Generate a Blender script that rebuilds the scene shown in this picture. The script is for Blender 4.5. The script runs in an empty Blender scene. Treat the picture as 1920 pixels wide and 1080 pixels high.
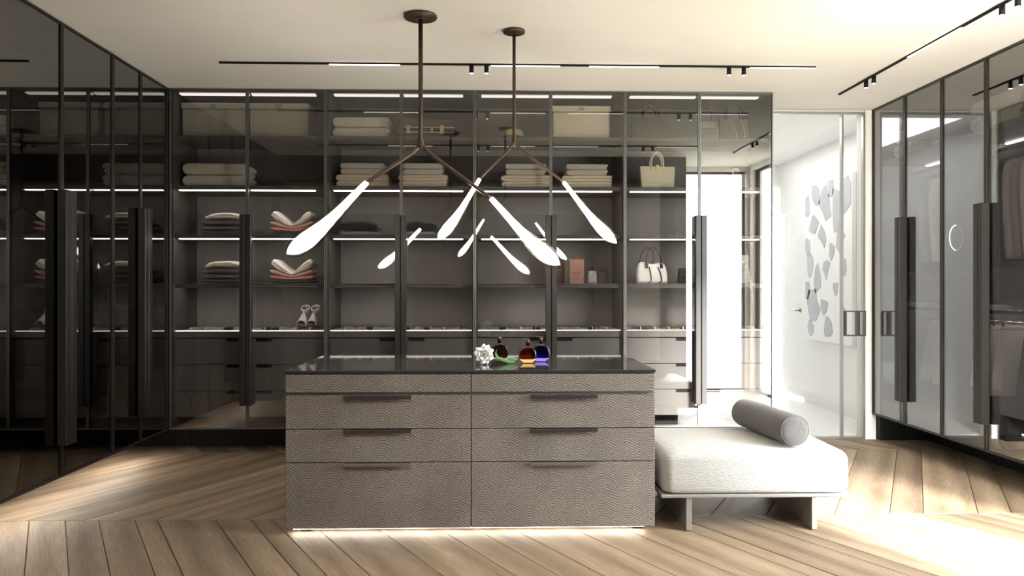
import bpy, bmesh, math, random
from math import sin, cos, pi, radians, atan, sqrt
from mathutils import Vector, Matrix, noise

SC = bpy.context.scene
COL = SC.collection
random.seed(7)

# ------------------------------------------------------------------ camera
cd = bpy.data.cameras.new('camera')
cam = bpy.data.objects.new('camera', cd)
COL.objects.link(cam)
cd.sensor_width = 36.0
cd.lens = 1450.0 / 1920.0 * 36.0
cd.clip_start = 0.05
cam.location = (0, 0, 1.25)
cam.rotation_euler = (pi / 2, 0, -atan(40.0 / 1450.0))
SC.camera = cam

# ------------------------------------------------------------------ world, exposure
SC.view_settings.view_transform = 'Standard'
SC.view_settings.look = 'None'
SC.view_settings.exposure = 0.68
SC.view_settings.gamma = 1.0
SC.view_settings.use_curve_mapping = False
W = bpy.data.worlds.new('sky')
SC.world = W
W.use_nodes = True
wn, wl = W.node_tree.nodes, W.node_tree.links
wn.clear()
wo = wn.new('ShaderNodeOutputWorld')
wb = wn.new('ShaderNodeBackground')
wr = wn.new('ShaderNodeValToRGB')
wt = wn.new('ShaderNodeTexCoord')
ws = wn.new('ShaderNodeSeparateXYZ')
wm = wn.new('ShaderNodeMapRange')
wm.inputs[1].default_value = -1.0
wm.inputs[2].default_value = 1.0
wl.new(wt.outputs['Generated'], ws.inputs[0])
wl.new(ws.outputs[2], wm.inputs[0])
wl.new(wm.outputs[0], wr.inputs[0])
e = wr.color_ramp.elements
e[0].position = 0.0
e[0].color = (0.42, 0.41, 0.36, 1)
e[1].position = 1.0
e[1].color = (0.80, 0.90, 1.0, 1)
for p, c in ((0.42, (0.36, 0.37, 0.30, 1)), (0.49, (0.30, 0.38, 0.46, 1)), (0.53, (0.72, 0.82, 0.95, 1)), (0.60, (1.0, 1.0, 1.0, 1))):
    q = e.new(p)
    q.color = c
wl.new(wr.outputs[0], wb.inputs[0])
wb.inputs[1].default_value = 29.0
wl.new(wb.outputs[0], wo.inputs[0])


def light(name, kind, loc, energy, color=(1, 1, 1), rot=(0, 0, 0), **kw):
    d = bpy.data.lights.new(name, kind)
    d.energy = energy
    d.color = color
    for k, v in kw.items():
        setattr(d, k, v)
    o = bpy.data.objects.new(name, d)
    COL.objects.link(o)
    o.location = loc
    o.rotation_euler = rot
    return o


SUN = light('sun', 'SUN', (3, -4, 6), 34.0, (1.0, 0.98, 0.955), angle=radians(12))
SUN.rotation_euler = Vector((-0.27, 0.80, -0.385)).to_track_quat('-Z', 'Y').to_euler()


def portal(name, loc, rot, sx, sy):
    o = light(name, 'AREA', loc, 1.0, rot=rot, shape='RECTANGLE', size=sx, size_y=sy)
    o.data.cycles.is_portal = True


portal('window_portal', (2.67, 2.10, 1.35), (pi / 2, 0, 0), 1.0, 2.7)
portal('window_portal', (3.24, 2.85, 1.35), (pi / 2, 0, pi / 2), 1.0, 2.7)
# fill light added out of view to brighten the island front and floor
light('near_room_fill_light', 'AREA', (-0.2, 1.45, 2.70), 40, (1.0, 0.93, 0.84), shape='RECTANGLE', size=2.2, size_y=0.8)
# unseen area light added to make the hallway bright
light('hallway_fill_light', 'AREA', (2.75, 7.6, 2.70), 13, (1, 0.98, 0.96), shape='RECTANGLE', size=0.9, size_y=2.2)


# ------------------------------------------------------------------ materials
def mat(name):
    m = bpy.data.materials.new(name)
    m.use_nodes = True
    n = m.node_tree.nodes
    n.clear()
    o = n.new('ShaderNodeOutputMaterial')
    return m, n, m.node_tree.links, o


def pbsdf(name, col, rough=0.5, metal=0.0, spec=0.5, bump=0.0, bscale=50.0, var=0.0, vscale=8.0, sheen=0.0, stretch=(1, 1, 1), detail=3.0):
    m, n, l, o = mat(name)
    b = n.new('ShaderNodeBsdfPrincipled')
    l.new(b.outputs[0], o.inputs[0])
    b.inputs['Base Color'].default_value = (*col, 1)
    b.inputs['Roughness'].default_value = rough
    b.inputs['Metallic'].default_value = metal
    b.inputs['Specular IOR Level'].default_value = spec
    if sheen:
        b.inputs['Sheen Weight'].default_value = sheen
    if bump or var:
        tc = n.new('ShaderNodeTexCoord')
        mp = n.new('ShaderNodeMapping')
        mp.inputs['Scale'].default_value = stretch
        l.new(tc.outputs['Object'], mp.inputs[0])
    if bump:
        t = n.new('ShaderNodeTexNoise')
        t.inputs['Scale'].default_value = bscale
        t.inputs['Detail'].default_value = detail
        l.new(mp.outputs[0], t.inputs[0])
        bp = n.new('ShaderNodeBump')
        bp.inputs['Strength'].default_value = bump
        bp.inputs['Distance'].default_value = 0.01
        l.new(t.outputs[0], bp.inputs['Height'])
        l.new(bp.outputs[0], b.inputs['Normal'])
    if var:
        t = n.new('ShaderNodeTexNoise')
        t.inputs['Scale'].default_value = vscale
        t.inputs['Detail'].default_value = 4.0
        l.new(mp.outputs[0], t.inputs[0])
        r = n.new('ShaderNodeValToRGB')
        r.color_ramp.elements[0].position = 0.3
        r.color_ramp.elements[1].position = 0.7
        r.color_ramp.elements[0].color = (*[max(0, c * (1 - var)) for c in col], 1)
        r.color_ramp.elements[1].color = (*[min(1, c * (1 + var)) for c in col], 1)
        l.new(t.outputs[0], r.inputs[0])
        l.new(r.outputs[0], b.inputs['Base Color'])
    return m


def emit(name, col, s):
    m, n, l, o = mat(name)
    b = n.new('ShaderNodeEmission')
    b.inputs[0].default_value = (*col, 1)
    b.inputs[1].default_value = s
    l.new(b.outputs[0], o.inputs[0])
    return m


def glass(name, tint, a, b_, rough=0.0, edge=None):
    """thin pane: tinted see-through plus a mirror layer growing with the viewing angle"""
    m, n, l, o = mat(name)
    t = n.new('ShaderNodeBsdfTransparent')
    t.inputs[0].default_value = (*tint, 1)
    g = n.new('ShaderNodeBsdfGlossy')
    g.inputs['Color'].default_value = (1, 1, 1, 1)
    g.inputs['Roughness'].default_value = rough
    f = n.new('ShaderNodeLayerWeight')
    f.inputs[0].default_value = 0.5
    pw = n.new('ShaderNodeMath')
    pw.operation = 'POWER'
    pw.inputs[1].default_value = 5.0
    l.new(f.outputs['Facing'], pw.inputs[0])
    k = n.new('ShaderNodeMath')
    k.operation = 'MULTIPLY_ADD'
    k.use_clamp = True
    k.inputs[1].default_value = b_
    k.inputs[2].default_value = a
    l.new(pw.outputs[0], k.inputs[0])
    x = n.new('ShaderNodeMixShader')
    l.new(k.outputs[0], x.inputs[0])
    l.new(t.outputs[0], x.inputs[1])
    l.new(g.outputs[0], x.inputs[2])
    l.new(x.outputs[0], o.inputs[0])
    if edge:
        lw = n.new('ShaderNodeLayerWeight')
        lw.inputs[0].default_value = 0.35
        r = n.new('ShaderNodeValToRGB')
        r.color_ramp.elements[0].color = (*tint, 1)
        r.color_ramp.elements[1].color = (*edge, 1)
        r.color_ramp.elements[0].position = 0.30
        r.color_ramp.elements[1].position = 0.80
        l.new(lw.outputs['Facing'], r.inputs[0])
        l.new(r.outputs[0], t.inputs[0])
    return m


M = {}
M['plaster'] = pbsdf('plaster_cream', (0.86, 0.83, 0.785), 0.75, bump=0.06, bscale=9, var=0.015, vscale=2.5)
M['white_wall'] = pbsdf('white_paint', (0.86, 0.85, 0.84), 0.6, bump=0.03, bscale=30)
M['dark_wall'] = pbsdf('dark_paint', (0.045, 0.042, 0.038), 0.6, bump=0.03, bscale=30)
M['taupe_wall'] = pbsdf('taupe_paint', (0.20, 0.18, 0.16), 0.8, bump=0.03, bscale=30)
M['carcass'] = pbsdf('dark_melamine', (0.085, 0.078, 0.070), 0.38, bump=0.04, bscale=60, stretch=(1, 1, 6))
M['panel_cloth'] = pbsdf('grey_linen_panel', (0.27, 0.253, 0.237), 0.8, bump=0.25, bscale=160, var=0.10, vscale=90, stretch=(1, 1, 5))
M['drawer'] = pbsdf('grey_lacquer', (0.15, 0.145, 0.142), 0.42)
M['black'] = pbsdf('black_lacquer', (0.006, 0.006, 0.006), 0.6, spec=0.2)
M['frame'] = pbsdf('bronze_frame', (0.045, 0.040, 0.035), 0.38, metal=0.6, bump=0.02, bscale=80, stretch=(1, 1, 0.1))
M['frame_grey'] = pbsdf('grey_bronze_frame', (0.13, 0.12, 0.11), 0.4, metal=0.5)
M['handle'] = pbsdf('dark_bronze_handle', (0.026, 0.022, 0.019), 0.42, metal=0.4)
M['bronze'] = pbsdf('brown_bronze', (0.10, 0.072, 0.052), 0.38, metal=0.75, bump=0.15, bscale=120)
M['steel'] = pbsdf('brushed_steel', (0.42, 0.40, 0.38), 0.32, metal=0.9, bump=0.05, bscale=150, stretch=(0.05, 1, 1))
M['dark_steel'] = pbsdf('gunmetal', (0.13, 0.12, 0.115), 0.35, metal=0.85, bump=0.05, bscale=150, stretch=(0.05, 1, 1))
M['bench_metal'] = pbsdf('taupe_metal', (0.30, 0.275, 0.25), 0.42, metal=0.35)
M['chrome'] = pbsdf('chrome', (0.8, 0.8, 0.8), 0.12, metal=1.0)
M['gold'] = pbsdf('pale_gold', (0.62, 0.50, 0.28), 0.3, metal=0.9)
M['glass_back'] = glass('grey_tinted_glass', (0.81, 0.795, 0.78), 0.065, 0.9)
M['glass_left'] = glass('dark_mirror_glass', (0.30, 0.29, 0.285), 0.22, 0.75)
M['glass_right'] = glass('smoke_glass', (0.78, 0.77, 0.78), 0.19, 0.78)
M['glass_clear'] = glass('clear_glass', (0.97, 0.98, 0.975), 0.03, 0.9)
M['glass_lamp'] = glass('blown_lamp_glass', (0.95, 0.93, 0.90), 0.04, 0.9, edge=(0.03, 0.027, 0.024))
M['glass_amber'] = glass('amber_glass', (0.50, 0.13, 0.035), 0.04, 0.9, edge=(0.10, 0.02, 0.01))
M['glass_brown'] = glass('brown_glass', (0.33, 0.10, 0.03), 0.04, 0.9, edge=(0.06, 0.015, 0.01))
M['glass_blue'] = glass('blue_glass', (0.03, 0.03, 0.55), 0.04, 0.9, edge=(0.01, 0.01, 0.15))
M['perfume'] = pbsdf('pale_perfume', (0.95, 0.62, 0.18), 0.2)
M['perfume_blue'] = pbsdf('violet_perfume', (0.42, 0.30, 0.95), 0.2)
M['island_top'] = pbsdf('smoked_glass_top', (0.035, 0.033, 0.033), 0.05, spec=0.9)
M['led'] = emit('led_strip', (1.0, 0.96, 0.90), 10.0)
M['led_soft'] = emit('led_strip_soft', (1.0, 0.95, 0.90), 1.6)
M['led_dim'] = emit('led_strip_dim', (1.0, 0.95, 0.90), 1.0)
M['led_under'] = emit('led_strip_under', (1.0, 0.93, 0.84), 24.0)
M['led_floor'] = emit('led_strip_floor', (1.0, 0.93, 0.84), 16.0)
M['track_led'] = emit('track_diffuser', (1.0, 0.96, 0.90), 3.0)
M['lens'] = emit('spot_lens', (1.0, 0.95, 0.88), 6.0)
M['core'] = emit('lamp_core', (1.0, 0.95, 0.84), 34.0)
M['ring_glow'] = emit('reflection_glow', (1.0, 0.98, 0.95), 2.2)  # glow that stands in for a ring-shaped reflection
M['felt'] = pbsdf('pale_felt', (0.55, 0.51, 0.47), 0.9, bump=0.2, bscale=200)
M['terry'] = pbsdf('cream_terry', (0.86, 0.78, 0.67), 0.95, bump=0.9, bscale=230, var=0.22, vscale=170, sheen=0.3, detail=1)
M['terry_grey'] = pbsdf('oatmeal_terry', (0.74, 0.68, 0.60), 0.95, bump=0.9, bscale=230, var=0.25, vscale=170, sheen=0.3, detail=1)
M['blanket'] = pbsdf('beige_blanket', (0.76, 0.66, 0.54), 0.9, bump=0.3, bscale=300, sheen=0.2)
M['linen_box'] = pbsdf('beige_linen', (0.42, 0.385, 0.33), 0.85, bump=0.35, bscale=220, var=0.06, vscale=120, stretch=(0.25, 1, 1))
M['linen_box2'] = pbsdf('sand_linen', (0.66, 0.60, 0.47), 0.85, bump=0.35, bscale=220, var=0.06, vscale=120, stretch=(0.25, 1, 1))


def cloth(name, col, **k):
    kw = dict(rough=0.9, bump=0.25, bscale=180, sheen=0.2)
    kw.update(k)
    M[name] = pbsdf(name, col, **kw)


cloth('knit_white', (0.92, 0.88, 0.82))
cloth('knit_blush', (0.85, 0.58, 0.50))
cloth('knit_coral', (0.92, 0.38, 0.34))
cloth('knit_charcoal', (0.06, 0.058, 0.06))
cloth('knit_oat', (0.66, 0.62, 0.55))
cloth('knit_olive', (0.12, 0.115, 0.09))
cloth('knit_slate', (0.17, 0.17, 0.19))
cloth('knit_dusk', (0.11, 0.11, 0.13))
cloth('knit_black', (0.022, 0.028, 0.026))
cloth('knit_silver', (0.30, 0.30, 0.31))
cloth('wool_mauve', (0.46, 0.40, 0.38))
cloth('wool_taupe', (0.40, 0.30, 0.25))
cloth('wool_sage', (0.62, 0.64, 0.56))
cloth('wool_dark', (0.03, 0.028, 0.028))
cloth('wool_white', (0.82, 0.81, 0.79))
cloth('wool_grey', (0.33, 0.33, 0.34))
cloth('skirt_cream', (0.75, 0.69, 0.63))
cloth('skirt_navy', (0.02, 0.022, 0.035))
cloth('bench_cloth', (0.48, 0.467, 0.44), bump=0.7, bscale=70, stretch=(0.6, 1, 4), detail=2)
cloth('bolster_cloth', (0.115, 0.107, 0.102), bump=0.6, bscale=260, var=0.25, vscale=240, stretch=(1, 0.6, 1))
M['suitcase'] = pbsdf('brown_leather', (0.075, 0.055, 0.045), 0.5, bump=0.1, bscale=150)
M['leather_dark'] = pbsdf('dark_leather', (0.055, 0.045, 0.036), 0.5, bump=0.12, bscale=180)
M['leather_brown'] = pbsdf('umber_leather', (0.085, 0.065, 0.045), 0.45, bump=0.12, bscale=180)
M['leather_cream'] = pbsdf('cream_leather', (0.80, 0.73, 0.55), 0.5, bump=0.08, bscale=180)
M['leather_white'] = pbsdf('white_leather', (0.92, 0.90, 0.88), 0.4, bump=0.05, bscale=150)
M['leather_black'] = pbsdf('black_leather', (0.014, 0.012, 0.012), 0.4)
M['leather_olive'] = pbsdf('olive_leather', (0.10, 0.10, 0.075), 0.5, bump=0.1, bscale=180)
M['leather_grey'] = pbsdf('grey_grained_leather', (0.42, 0.40, 0.38), 0.5, bump=0.6, bscale=120, var=0.45, vscale=110)
M['strap'] = pbsdf('sand_strap', (0.50, 0.42, 0.33), 0.5)
M['patent'] = pbsdf('bronze_patent', (0.20, 0.17, 0.13), 0.22, metal=0.4, bump=0.5, bscale=16)
M['shoe_white'] = pbsdf('white_patent', (0.93, 0.91, 0.90), 0.3)
M['shoe_sole'] = pbsdf('tan_sole', (0.30, 0.19, 0.13), 0.5)
M['kraft'] = pbsdf('brown_kraft', (0.36, 0.20, 0.155), 0.75, bump=0.05, bscale=60)
M['kraft_dark'] = pbsdf('dark_kraft', (0.10, 0.055, 0.042), 0.7, bump=0.05, bscale=60)
M['kraft_print'] = pbsdf('dark_print', (0.16, 0.075, 0.055), 0.7)
M['straw'] = pbsdf('pale_straw', (0.72, 0.60, 0.36), 0.8, bump=0.4, bscale=160)
M['petal'] = pbsdf('white_petal', (0.92, 0.89, 0.86), 0.7, bump=0.1, bscale=60)
M['stem'] = pbsdf('green_stem', (0.07, 0.16, 0.04), 0.5)
M['leaf'] = pbsdf('sage_leaf', (0.13, 0.24, 0.09), 0.5)
M['stone'] = pbsdf('pale_stone', (0.78, 0.76, 0.74), 0.35)
M['canvas'] = pbsdf('white_canvas', (0.86, 0.855, 0.85), 0.8, bump=0.1, bscale=200)
M['paint_grey'] = pbsdf('pale_grey_paint', (0.50, 0.505, 0.53), 0.7, var=0.06, vscale=12)


def wood_floor(name):
    m, n, l, o = mat(name)
    b = n.new('ShaderNodeBsdfPrincipled')
    l.new(b.outputs[0], o.inputs[0])
    tc = n.new('ShaderNodeTexCoord')
    oi = n.new('ShaderNodeObjectInfo')
    ad = n.new('ShaderNodeVectorMath')
    ad.operation = 'ADD'
    sc = n.new('ShaderNodeVectorMath')
    sc.operation = 'SCALE'
    sc.inputs[3].default_value = 37.0
    cb = n.new('ShaderNodeCombineXYZ')
    l.new(oi.outputs['Random'], cb.inputs[0])
    l.new(oi.outputs['Random'], cb.inputs[1])
    l.new(cb.outputs[0], sc.inputs[0])
    l.new(tc.outputs['Object'], ad.inputs[0])
    l.new(sc.outputs[0], ad.inputs[1])
    mp = n.new('ShaderNodeMapping')
    mp.inputs['Scale'].default_value = (0.7, 5.0, 1)
    l.new(ad.outputs[0], mp.inputs[0])
    t = n.new('ShaderNodeTexNoise')
    t.inputs['Scale'].default_value = 2.2
    t.inputs['Detail'].default_value = 7
    t.inputs['Roughness'].default_value = 0.62
    t.inputs['Distortion'].default_value = 0.9
    l.new(mp.outputs[0], t.inputs[0])
    w = n.new('ShaderNodeTexWave')
    w.wave_type = 'BANDS'
    w.bands_direction = 'Y'
    w.inputs['Scale'].default_value = 0.35
    w.inputs['Distortion'].default_value = 6.0
    w.inputs['Detail'].default_value = 3.0
    w.inputs['Detail Scale'].default_value = 0.7
    l.new(mp.outputs[0], w.inputs[0])
    mx = n.new('ShaderNodeMix')
    mx.data_type = 'FLOAT'
    mx.inputs[0].default_value = 0.30
    l.new(t.outputs[0], mx.inputs[2])
    l.new(w.outputs[1], mx.inputs[3])
    r = n.new('ShaderNodeValToRGB')
    ee = r.color_ramp.elements
    ee[0].position, ee[0].color = 0.22, (0.185, 0.122, 0.068, 1)
    ee[1].position, ee[1].color = 0.78, (0.36, 0.258, 0.160, 1)
    q = ee.new(0.5)
    q.color = (0.28, 0.194, 0.117, 1)
    l.new(mx.outputs[0], r.inputs[0])
    hs = n.new('ShaderNodeHueSaturation')
    mr = n.new('ShaderNodeMapRange')
    mr.inputs[3].default_value = 0.78
    mr.inputs[4].default_value = 1.22
    l.new(oi.outputs['Random'], mr.inputs[0])
    l.new(mr.outputs[0], hs.inputs['Value'])
    hs.inputs['Saturation'].default_value = 0.90
    mf = n.new('ShaderNodeMapping')
    mf.inputs['Scale'].default_value = (6, 110, 1)
    l.new(ad.outputs[0], mf.inputs[0])
    tf = n.new('ShaderNodeTexNoise')
    tf.inputs['Scale'].default_value = 1.0
    tf.inputs['Detail'].default_value = 5
    tf.inputs['Roughness'].default_value = 0.7
    l.new(mf.outputs[0], tf.inputs[0])
    rf = n.new('ShaderNodeValToRGB')
    rf.color_ramp.elements[0].position, rf.color_ramp.elements[0].color = 0.32, (0.62, 0.60, 0.57, 1)
    rf.color_ramp.elements[1].position, rf.color_ramp.elements[1].color = 0.62, (1.05, 1.05, 1.05, 1)
    l.new(tf.outputs[0], rf.inputs[0])
    mm = n.new('ShaderNodeMix')
    mm.data_type = 'RGBA'
    mm.blend_type = 'MULTIPLY'
    mm.inputs[0].default_value = 0.85
    l.new(r.outputs[0], mm.inputs[6])
    l.new(rf.outputs[0], mm.inputs[7])
    l.new(mm.outputs[2], hs.inputs['Color'])
    l.new(hs.outputs[0], b.inputs['Base Color'])
    b.inputs['Roughness'].default_value = 0.58
    b.inputs['Specular IOR Level'].default_value = 0.4
    bp = n.new('ShaderNodeBump')
    bp.inputs['Strength'].default_value = 0.4
    bp.inputs['Distance'].default_value = 0.004
    l.new(mx.outputs[0], bp.inputs['Height'])
    l.new(bp.outputs[0], b.inputs['Normal'])
    return m


M['oak'] = wood_floor('oak_plank')


def moire(name):
    """woven moire cloth: stacked wavy dark lines on a taupe ground with a fine vertical hatch"""
    m, n, l, o = mat(name)
    b = n.new('ShaderNodeBsdfPrincipled')
    l.new(b.outputs[0], o.inputs[0])
    tc = n.new('ShaderNodeTexCoord')
    sx = n.new('ShaderNodeSeparateXYZ')
    l.new(tc.outputs['Object'], sx.inputs[0])

    def ma(op, a, c=None, d=None):
        k = n.new('ShaderNodeMath')
        k.operation = op
        for i, v in enumerate((a, c, d)):
            if v is None:
                continue
            if isinstance(v, (int, float)):
                k.inputs[i].default_value = v
            else:
                l.new(v, k.inputs[i])
        return k.outputs[0]
    nz = n.new('ShaderNodeTexNoise')
    nz.inputs['Scale'].default_value = 9.0
    nz.inputs['Detail'].default_value = 2.0
    l.new(tc.outputs['Object'], nz.inputs[0])
    n2 = n.new('ShaderNodeTexNoise')
    n2.inputs['Scale'].default_value = 34.0
    n2.inputs['Detail'].default_value = 2.0
    l.new(tc.outputs['Object'], n2.inputs[0])
    xw = ma('ADD', sx.outputs[0], ma('MULTIPLY', ma('SUBTRACT', nz.outputs[0], 0.5), 0.045))
    arch = ma('ABSOLUTE', ma('SINE', ma('MULTIPLY', xw, pi / 0.124)))
    sn = ma('SINE', ma('MULTIPLY', xw, 2 * pi / 0.124))
    wv = ma('ADD', ma('MULTIPLY', arch, 0.030), ma('MULTIPLY', sn, 0.008))
    zz = ma('SUBTRACT', sx.outputs[2], wv)
    zz = ma('ADD', zz, ma('MULTIPLY', ma('SUBTRACT', n2.outputs[0], 0.5), 0.014))
    ph = ma('FRACT', ma('MULTIPLY', zz, 1 / 0.0125))
    tri = ma('ABSOLUTE', ma('SUBTRACT', ma('MULTIPLY', ph, 2.0), 1.0))
    r = n.new('ShaderNodeValToRGB')
    r.color_ramp.elements[0].position, r.color_ramp.elements[0].color = 0.06, (0.050, 0.043, 0.037, 1)
    r.color_ramp.elements[1].position, r.color_ramp.elements[1].color = 0.42, (0.23, 0.20, 0.170, 1)
    l.new(tri, r.inputs[0])
    hat = ma('SINE', ma('MULTIPLY', sx.outputs[0], 2 * pi / 0.0052))
    gr = n.new('ShaderNodeTexNoise')
    gr.inputs['Scale'].default_value = 260.0
    gr.inputs['Detail'].default_value = 1.0
    l.new(tc.outputs['Object'], gr.inputs[0])
    v = ma('ADD', ma('MULTIPLY', hat, 0.22), ma('MULTIPLY_ADD', gr.outputs[0], 2.2, -0.08))
    n3 = n.new('ShaderNodeTexNoise')
    n3.inputs['Scale'].default_value = 3.5
    l.new(tc.outputs['Object'], n3.inputs[0])
    v = ma('MULTIPLY', v, ma('MULTIPLY_ADD', n3.outputs[0], 0.7, 0.65))
    hs = n.new('ShaderNodeHueSaturation')
    l.new(r.outputs[0], hs.inputs['Color'])
    l.new(v, hs.inputs['Value'])
    l.new(hs.outputs[0], b.inputs['Base Color'])
    b.inputs['Roughness'].default_value = 0.6
    bp = n.new('ShaderNodeBump')
    bp.inputs['Strength'].default_value = 0.35
    bp.inputs['Distance'].default_value = 0.003
    l.new(tri, bp.inputs['Height'])
    l.new(bp.outputs[0], b.inputs['Normal'])
    return m


M['moire'] = moire('moire_cloth')


# ------------------------------------------------------------------ mesh builder
class MB:
    def __init__(self):
        self.v, self.f, self.sm = [], [], []

    def add(self, vs, fs, smooth=False):
        k = len(self.v)
        self.v += [tuple(p) for p in vs]
        self.f += [tuple(i + k for i in f) for f in fs]
        self.sm += [smooth] * len(fs)
        return self

    def box(self, lo, hi):
        x0, y0, z0 = lo
        x1, y1, z1 = hi
        return self.add([(x0, y0, z0), (x1, y0, z0), (x1, y1, z0), (x0, y1, z0), (x0, y0, z1), (x1, y0, z1), (x1, y1, z1), (x0, y1, z1)],
                        [(0, 3, 2, 1), (4, 5, 6, 7), (0, 1, 5, 4), (1, 2, 6, 5), (2, 3, 7, 6), (3, 0, 4, 7)])

    def cbox(self, lo, hi, c=0.003):
        """box with chamfered edges"""
        L = [lo, hi]
        vs, idx = [], {}
        for i in (0, 1):
            for j in (0, 1):
                for k in (0, 1):
                    s = [1 if t == 0 else -1 for t in (i, j, k)]
                    p = [L[i][0], L[j][1], L[k][2]]
                    for a in range(3):
                        q = [p[d] + (s[d] * c if d != a else 0) for d in range(3)]
                        idx[(i, j, k, a)] = len(vs)
                        vs.append(tuple(q))
        fs = []
        for a in range(3):
            b, d = (a + 1) % 3, (a + 2) % 3
            for sgn in (0, 1):
                def key(u, w):
                    t = [0, 0, 0]
                    t[a], t[b], t[d] = sgn, u, w
                    return idx[(*t, a)]
                q = [key(0, 0), key(1, 0), key(1, 1), key(0, 1)]
                fs.append(tuple(q if sgn else q[::-1]))
        for a in range(3):
            b, d = (a + 1) % 3, (a + 2) % 3
            for u in (0, 1):
                for w in (0, 1):
                    def k2(s, ax):
                        t = [0, 0, 0]
                        t[a], t[b], t[d] = s, u, w
                        return idx[(*t, ax)]
                    q = [k2(0, b), k2(1, b), k2(1, d), k2(0, d)]
                    fs.append(tuple(q if u == w else q[::-1]))
        for i in (0, 1):
            for j in (0, 1):
                for k in (0, 1):
                    q = [idx[(i, j, k, 0)], idx[(i, j, k, 1)], idx[(i, j, k, 2)]]
                    fs.append(tuple(q if (i + j + k) % 2 else q[::-1]))
        return self.add(vs, fs)

    def loft(self, rings, closed=True, cap=True, smooth=True):
        """rings: equal-length loops of points"""
        n = len(rings[0])
        vs = [p for r in rings for p in r]
        fs = []
        m = n if closed else n - 1
        for i in range(len(rings) - 1):
            for j in range(m):
                a, b = i * n + j, i * n + (j + 1) % n
                fs.append((a, b, b + n, a + n))
        k0 = len(self.f)
        self.add(vs, fs, smooth)
        if cap and closed:
            b = len(self.v) - len(vs)
            self.f.append(tuple(b + j for j in reversed(range(n))))
            self.f.append(tuple(b + (len(rings) - 1) * n + j for j in range(n)))
            self.sm += [False, False]
        return self

    def tube(self, pts, r, n=10, flat=1.0, cap=True):
        """round bar through points; r number or list; flat squashes it along the second axis"""
        P = [Vector(p) for p in pts]
        R = r if isinstance(r, (list, tuple)) else [r] * len(P)
        rings = []
        T = (P[1] - P[0]).normalized()
        up = Vector((0, 0, 1)) if abs(T.z) < 0.9 else Vector((0, 1, 0))
        N = (up - T * up.dot(T)).normalized()
        for i, p in enumerate(P):
            if i == 0:
                t = P[1] - P[0]
            elif i == len(P) - 1:
                t = P[-1] - P[-2]
            else:
                t = (P[i + 1] - P[i]).normalized() + (P[i] - P[i - 1]).normalized()
            t.normalize()
            N = (N - t * N.dot(t)).normalized()
            B = t.cross(N)
            rings.append([p + N * (R[i] * cos(2 * pi * k / n)) + B * (R[i] * flat * sin(2 * pi * k / n)) for k in range(n)])
        return self.loft(rings, True, cap)

    def lathe(self, prof, center=(0, 0, 0), n=24, axis='z'):
        rings = []
        c = Vector(center)
        for r, h in prof:
            ring = []
            for k in range(n):
                a = 2 * pi * k / n
                if axis == 'z':
                    q = Vector((r * cos(a), r * sin(a), h))
                elif axis == 'y':
                    q = Vector((r * cos(a), h, -r * sin(a)))
                else:
                    q = Vector((h, r * cos(a), r * sin(a)))
                ring.append(c + q)
            rings.append(ring)
        return self.loft(rings, True, True)

    def prism(self, poly, y0, y1, c=0.0, smooth=False):
        """polygon in the x-z plane (counter-clockwise seen from -y) extruded along y"""
        n = len(poly)
        cx = sum(p[0] for p in poly) / n
        cz = sum(p[1] for p in poly) / n
        rings = []
        if c:
            w = max(abs(p[0] - cx) for p in poly)
            h = max(abs(p[1] - cz) for p in poly)
            fx, fz = max(0.05, 1 - c / w), max(0.05, 1 - c / h)
            ins = [(cx + (p[0] - cx) * fx, cz + (p[1] - cz) * fz) for p in poly]
            seq = [(ins, y0), (poly, y0 + c), (poly, y1 - c), (ins, y1)]
        else:
            seq = [(poly, y0), (poly, y1)]
        for pl, y in seq:
            rings.append([(p[0], y, p[1]) for p in pl])
        return self.loft(rings, True, True, smooth)

    def xf(self, mtx):
        self.v = [tuple(mtx @ Vector(p)) for p in self.v]
        return self

    def jitter(self, amp, freq, seed=0):
        o = Vector((seed * 3.1, seed * 1.7, seed * 0.9))
        self.v = [tuple(Vector(p) + amp * noise.noise_vector(Vector(p) * freq + o)) for p in self.v]
        return self

    def build(self, name, m, parent=None, org=(0, 0, 0)):
        me = bpy.data.meshes.new(name)
        ox, oy, oz = org
        me.from_pydata([(x - ox, y - oy, z - oz) for x, y, z in self.v], [], self.f)
        me.polygons.foreach_set('use_smooth', self.sm)
        bm = bmesh.new()
        bm.from_mesh(me)
        bmesh.ops.recalc_face_normals(bm, faces=bm.faces)
        bm.to_mesh(me)
        bm.free()
        me.materials.append(M[m] if isinstance(m, str) else m)
        o = bpy.data.objects.new(name, me)
        COL.objects.link(o)
        if parent is not None:
            o.parent = parent
        else:
            o.location = org
        return o


def thing(name, label, cat, loc=(0, 0, 0), rz=0.0, group=None):
    o = bpy.data.objects.new(name, None)
    o.empty_display_size = 0.05
    COL.objects.link(o)
    o.location = loc
    o.rotation_euler = (0, 0, rz)
    return tag(o, label, cat, group)


def tag(o, label, cat, group=None):
    o['label'] = label
    o['category'] = cat
    if group:
        o['group'] = group
    return o


def struct(o):
    o['kind'] = 'structure'
    return o


def copy_tree(o, parent=None):
    c = o.copy()
    COL.objects.link(c)
    if parent is not None:
        c.parent = parent
    for ch in list(o.children):
        copy_tree(ch, c)
    return c


def arc(cx, cz, r, a0, a1, n, rz=None):
    return [(cx + r * cos(radians(a0 + (a1 - a0) * i / n)), cz + (rz or r) * sin(radians(a0 + (a1 - a0) * i / n))) for i in range(n + 1)]


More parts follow.
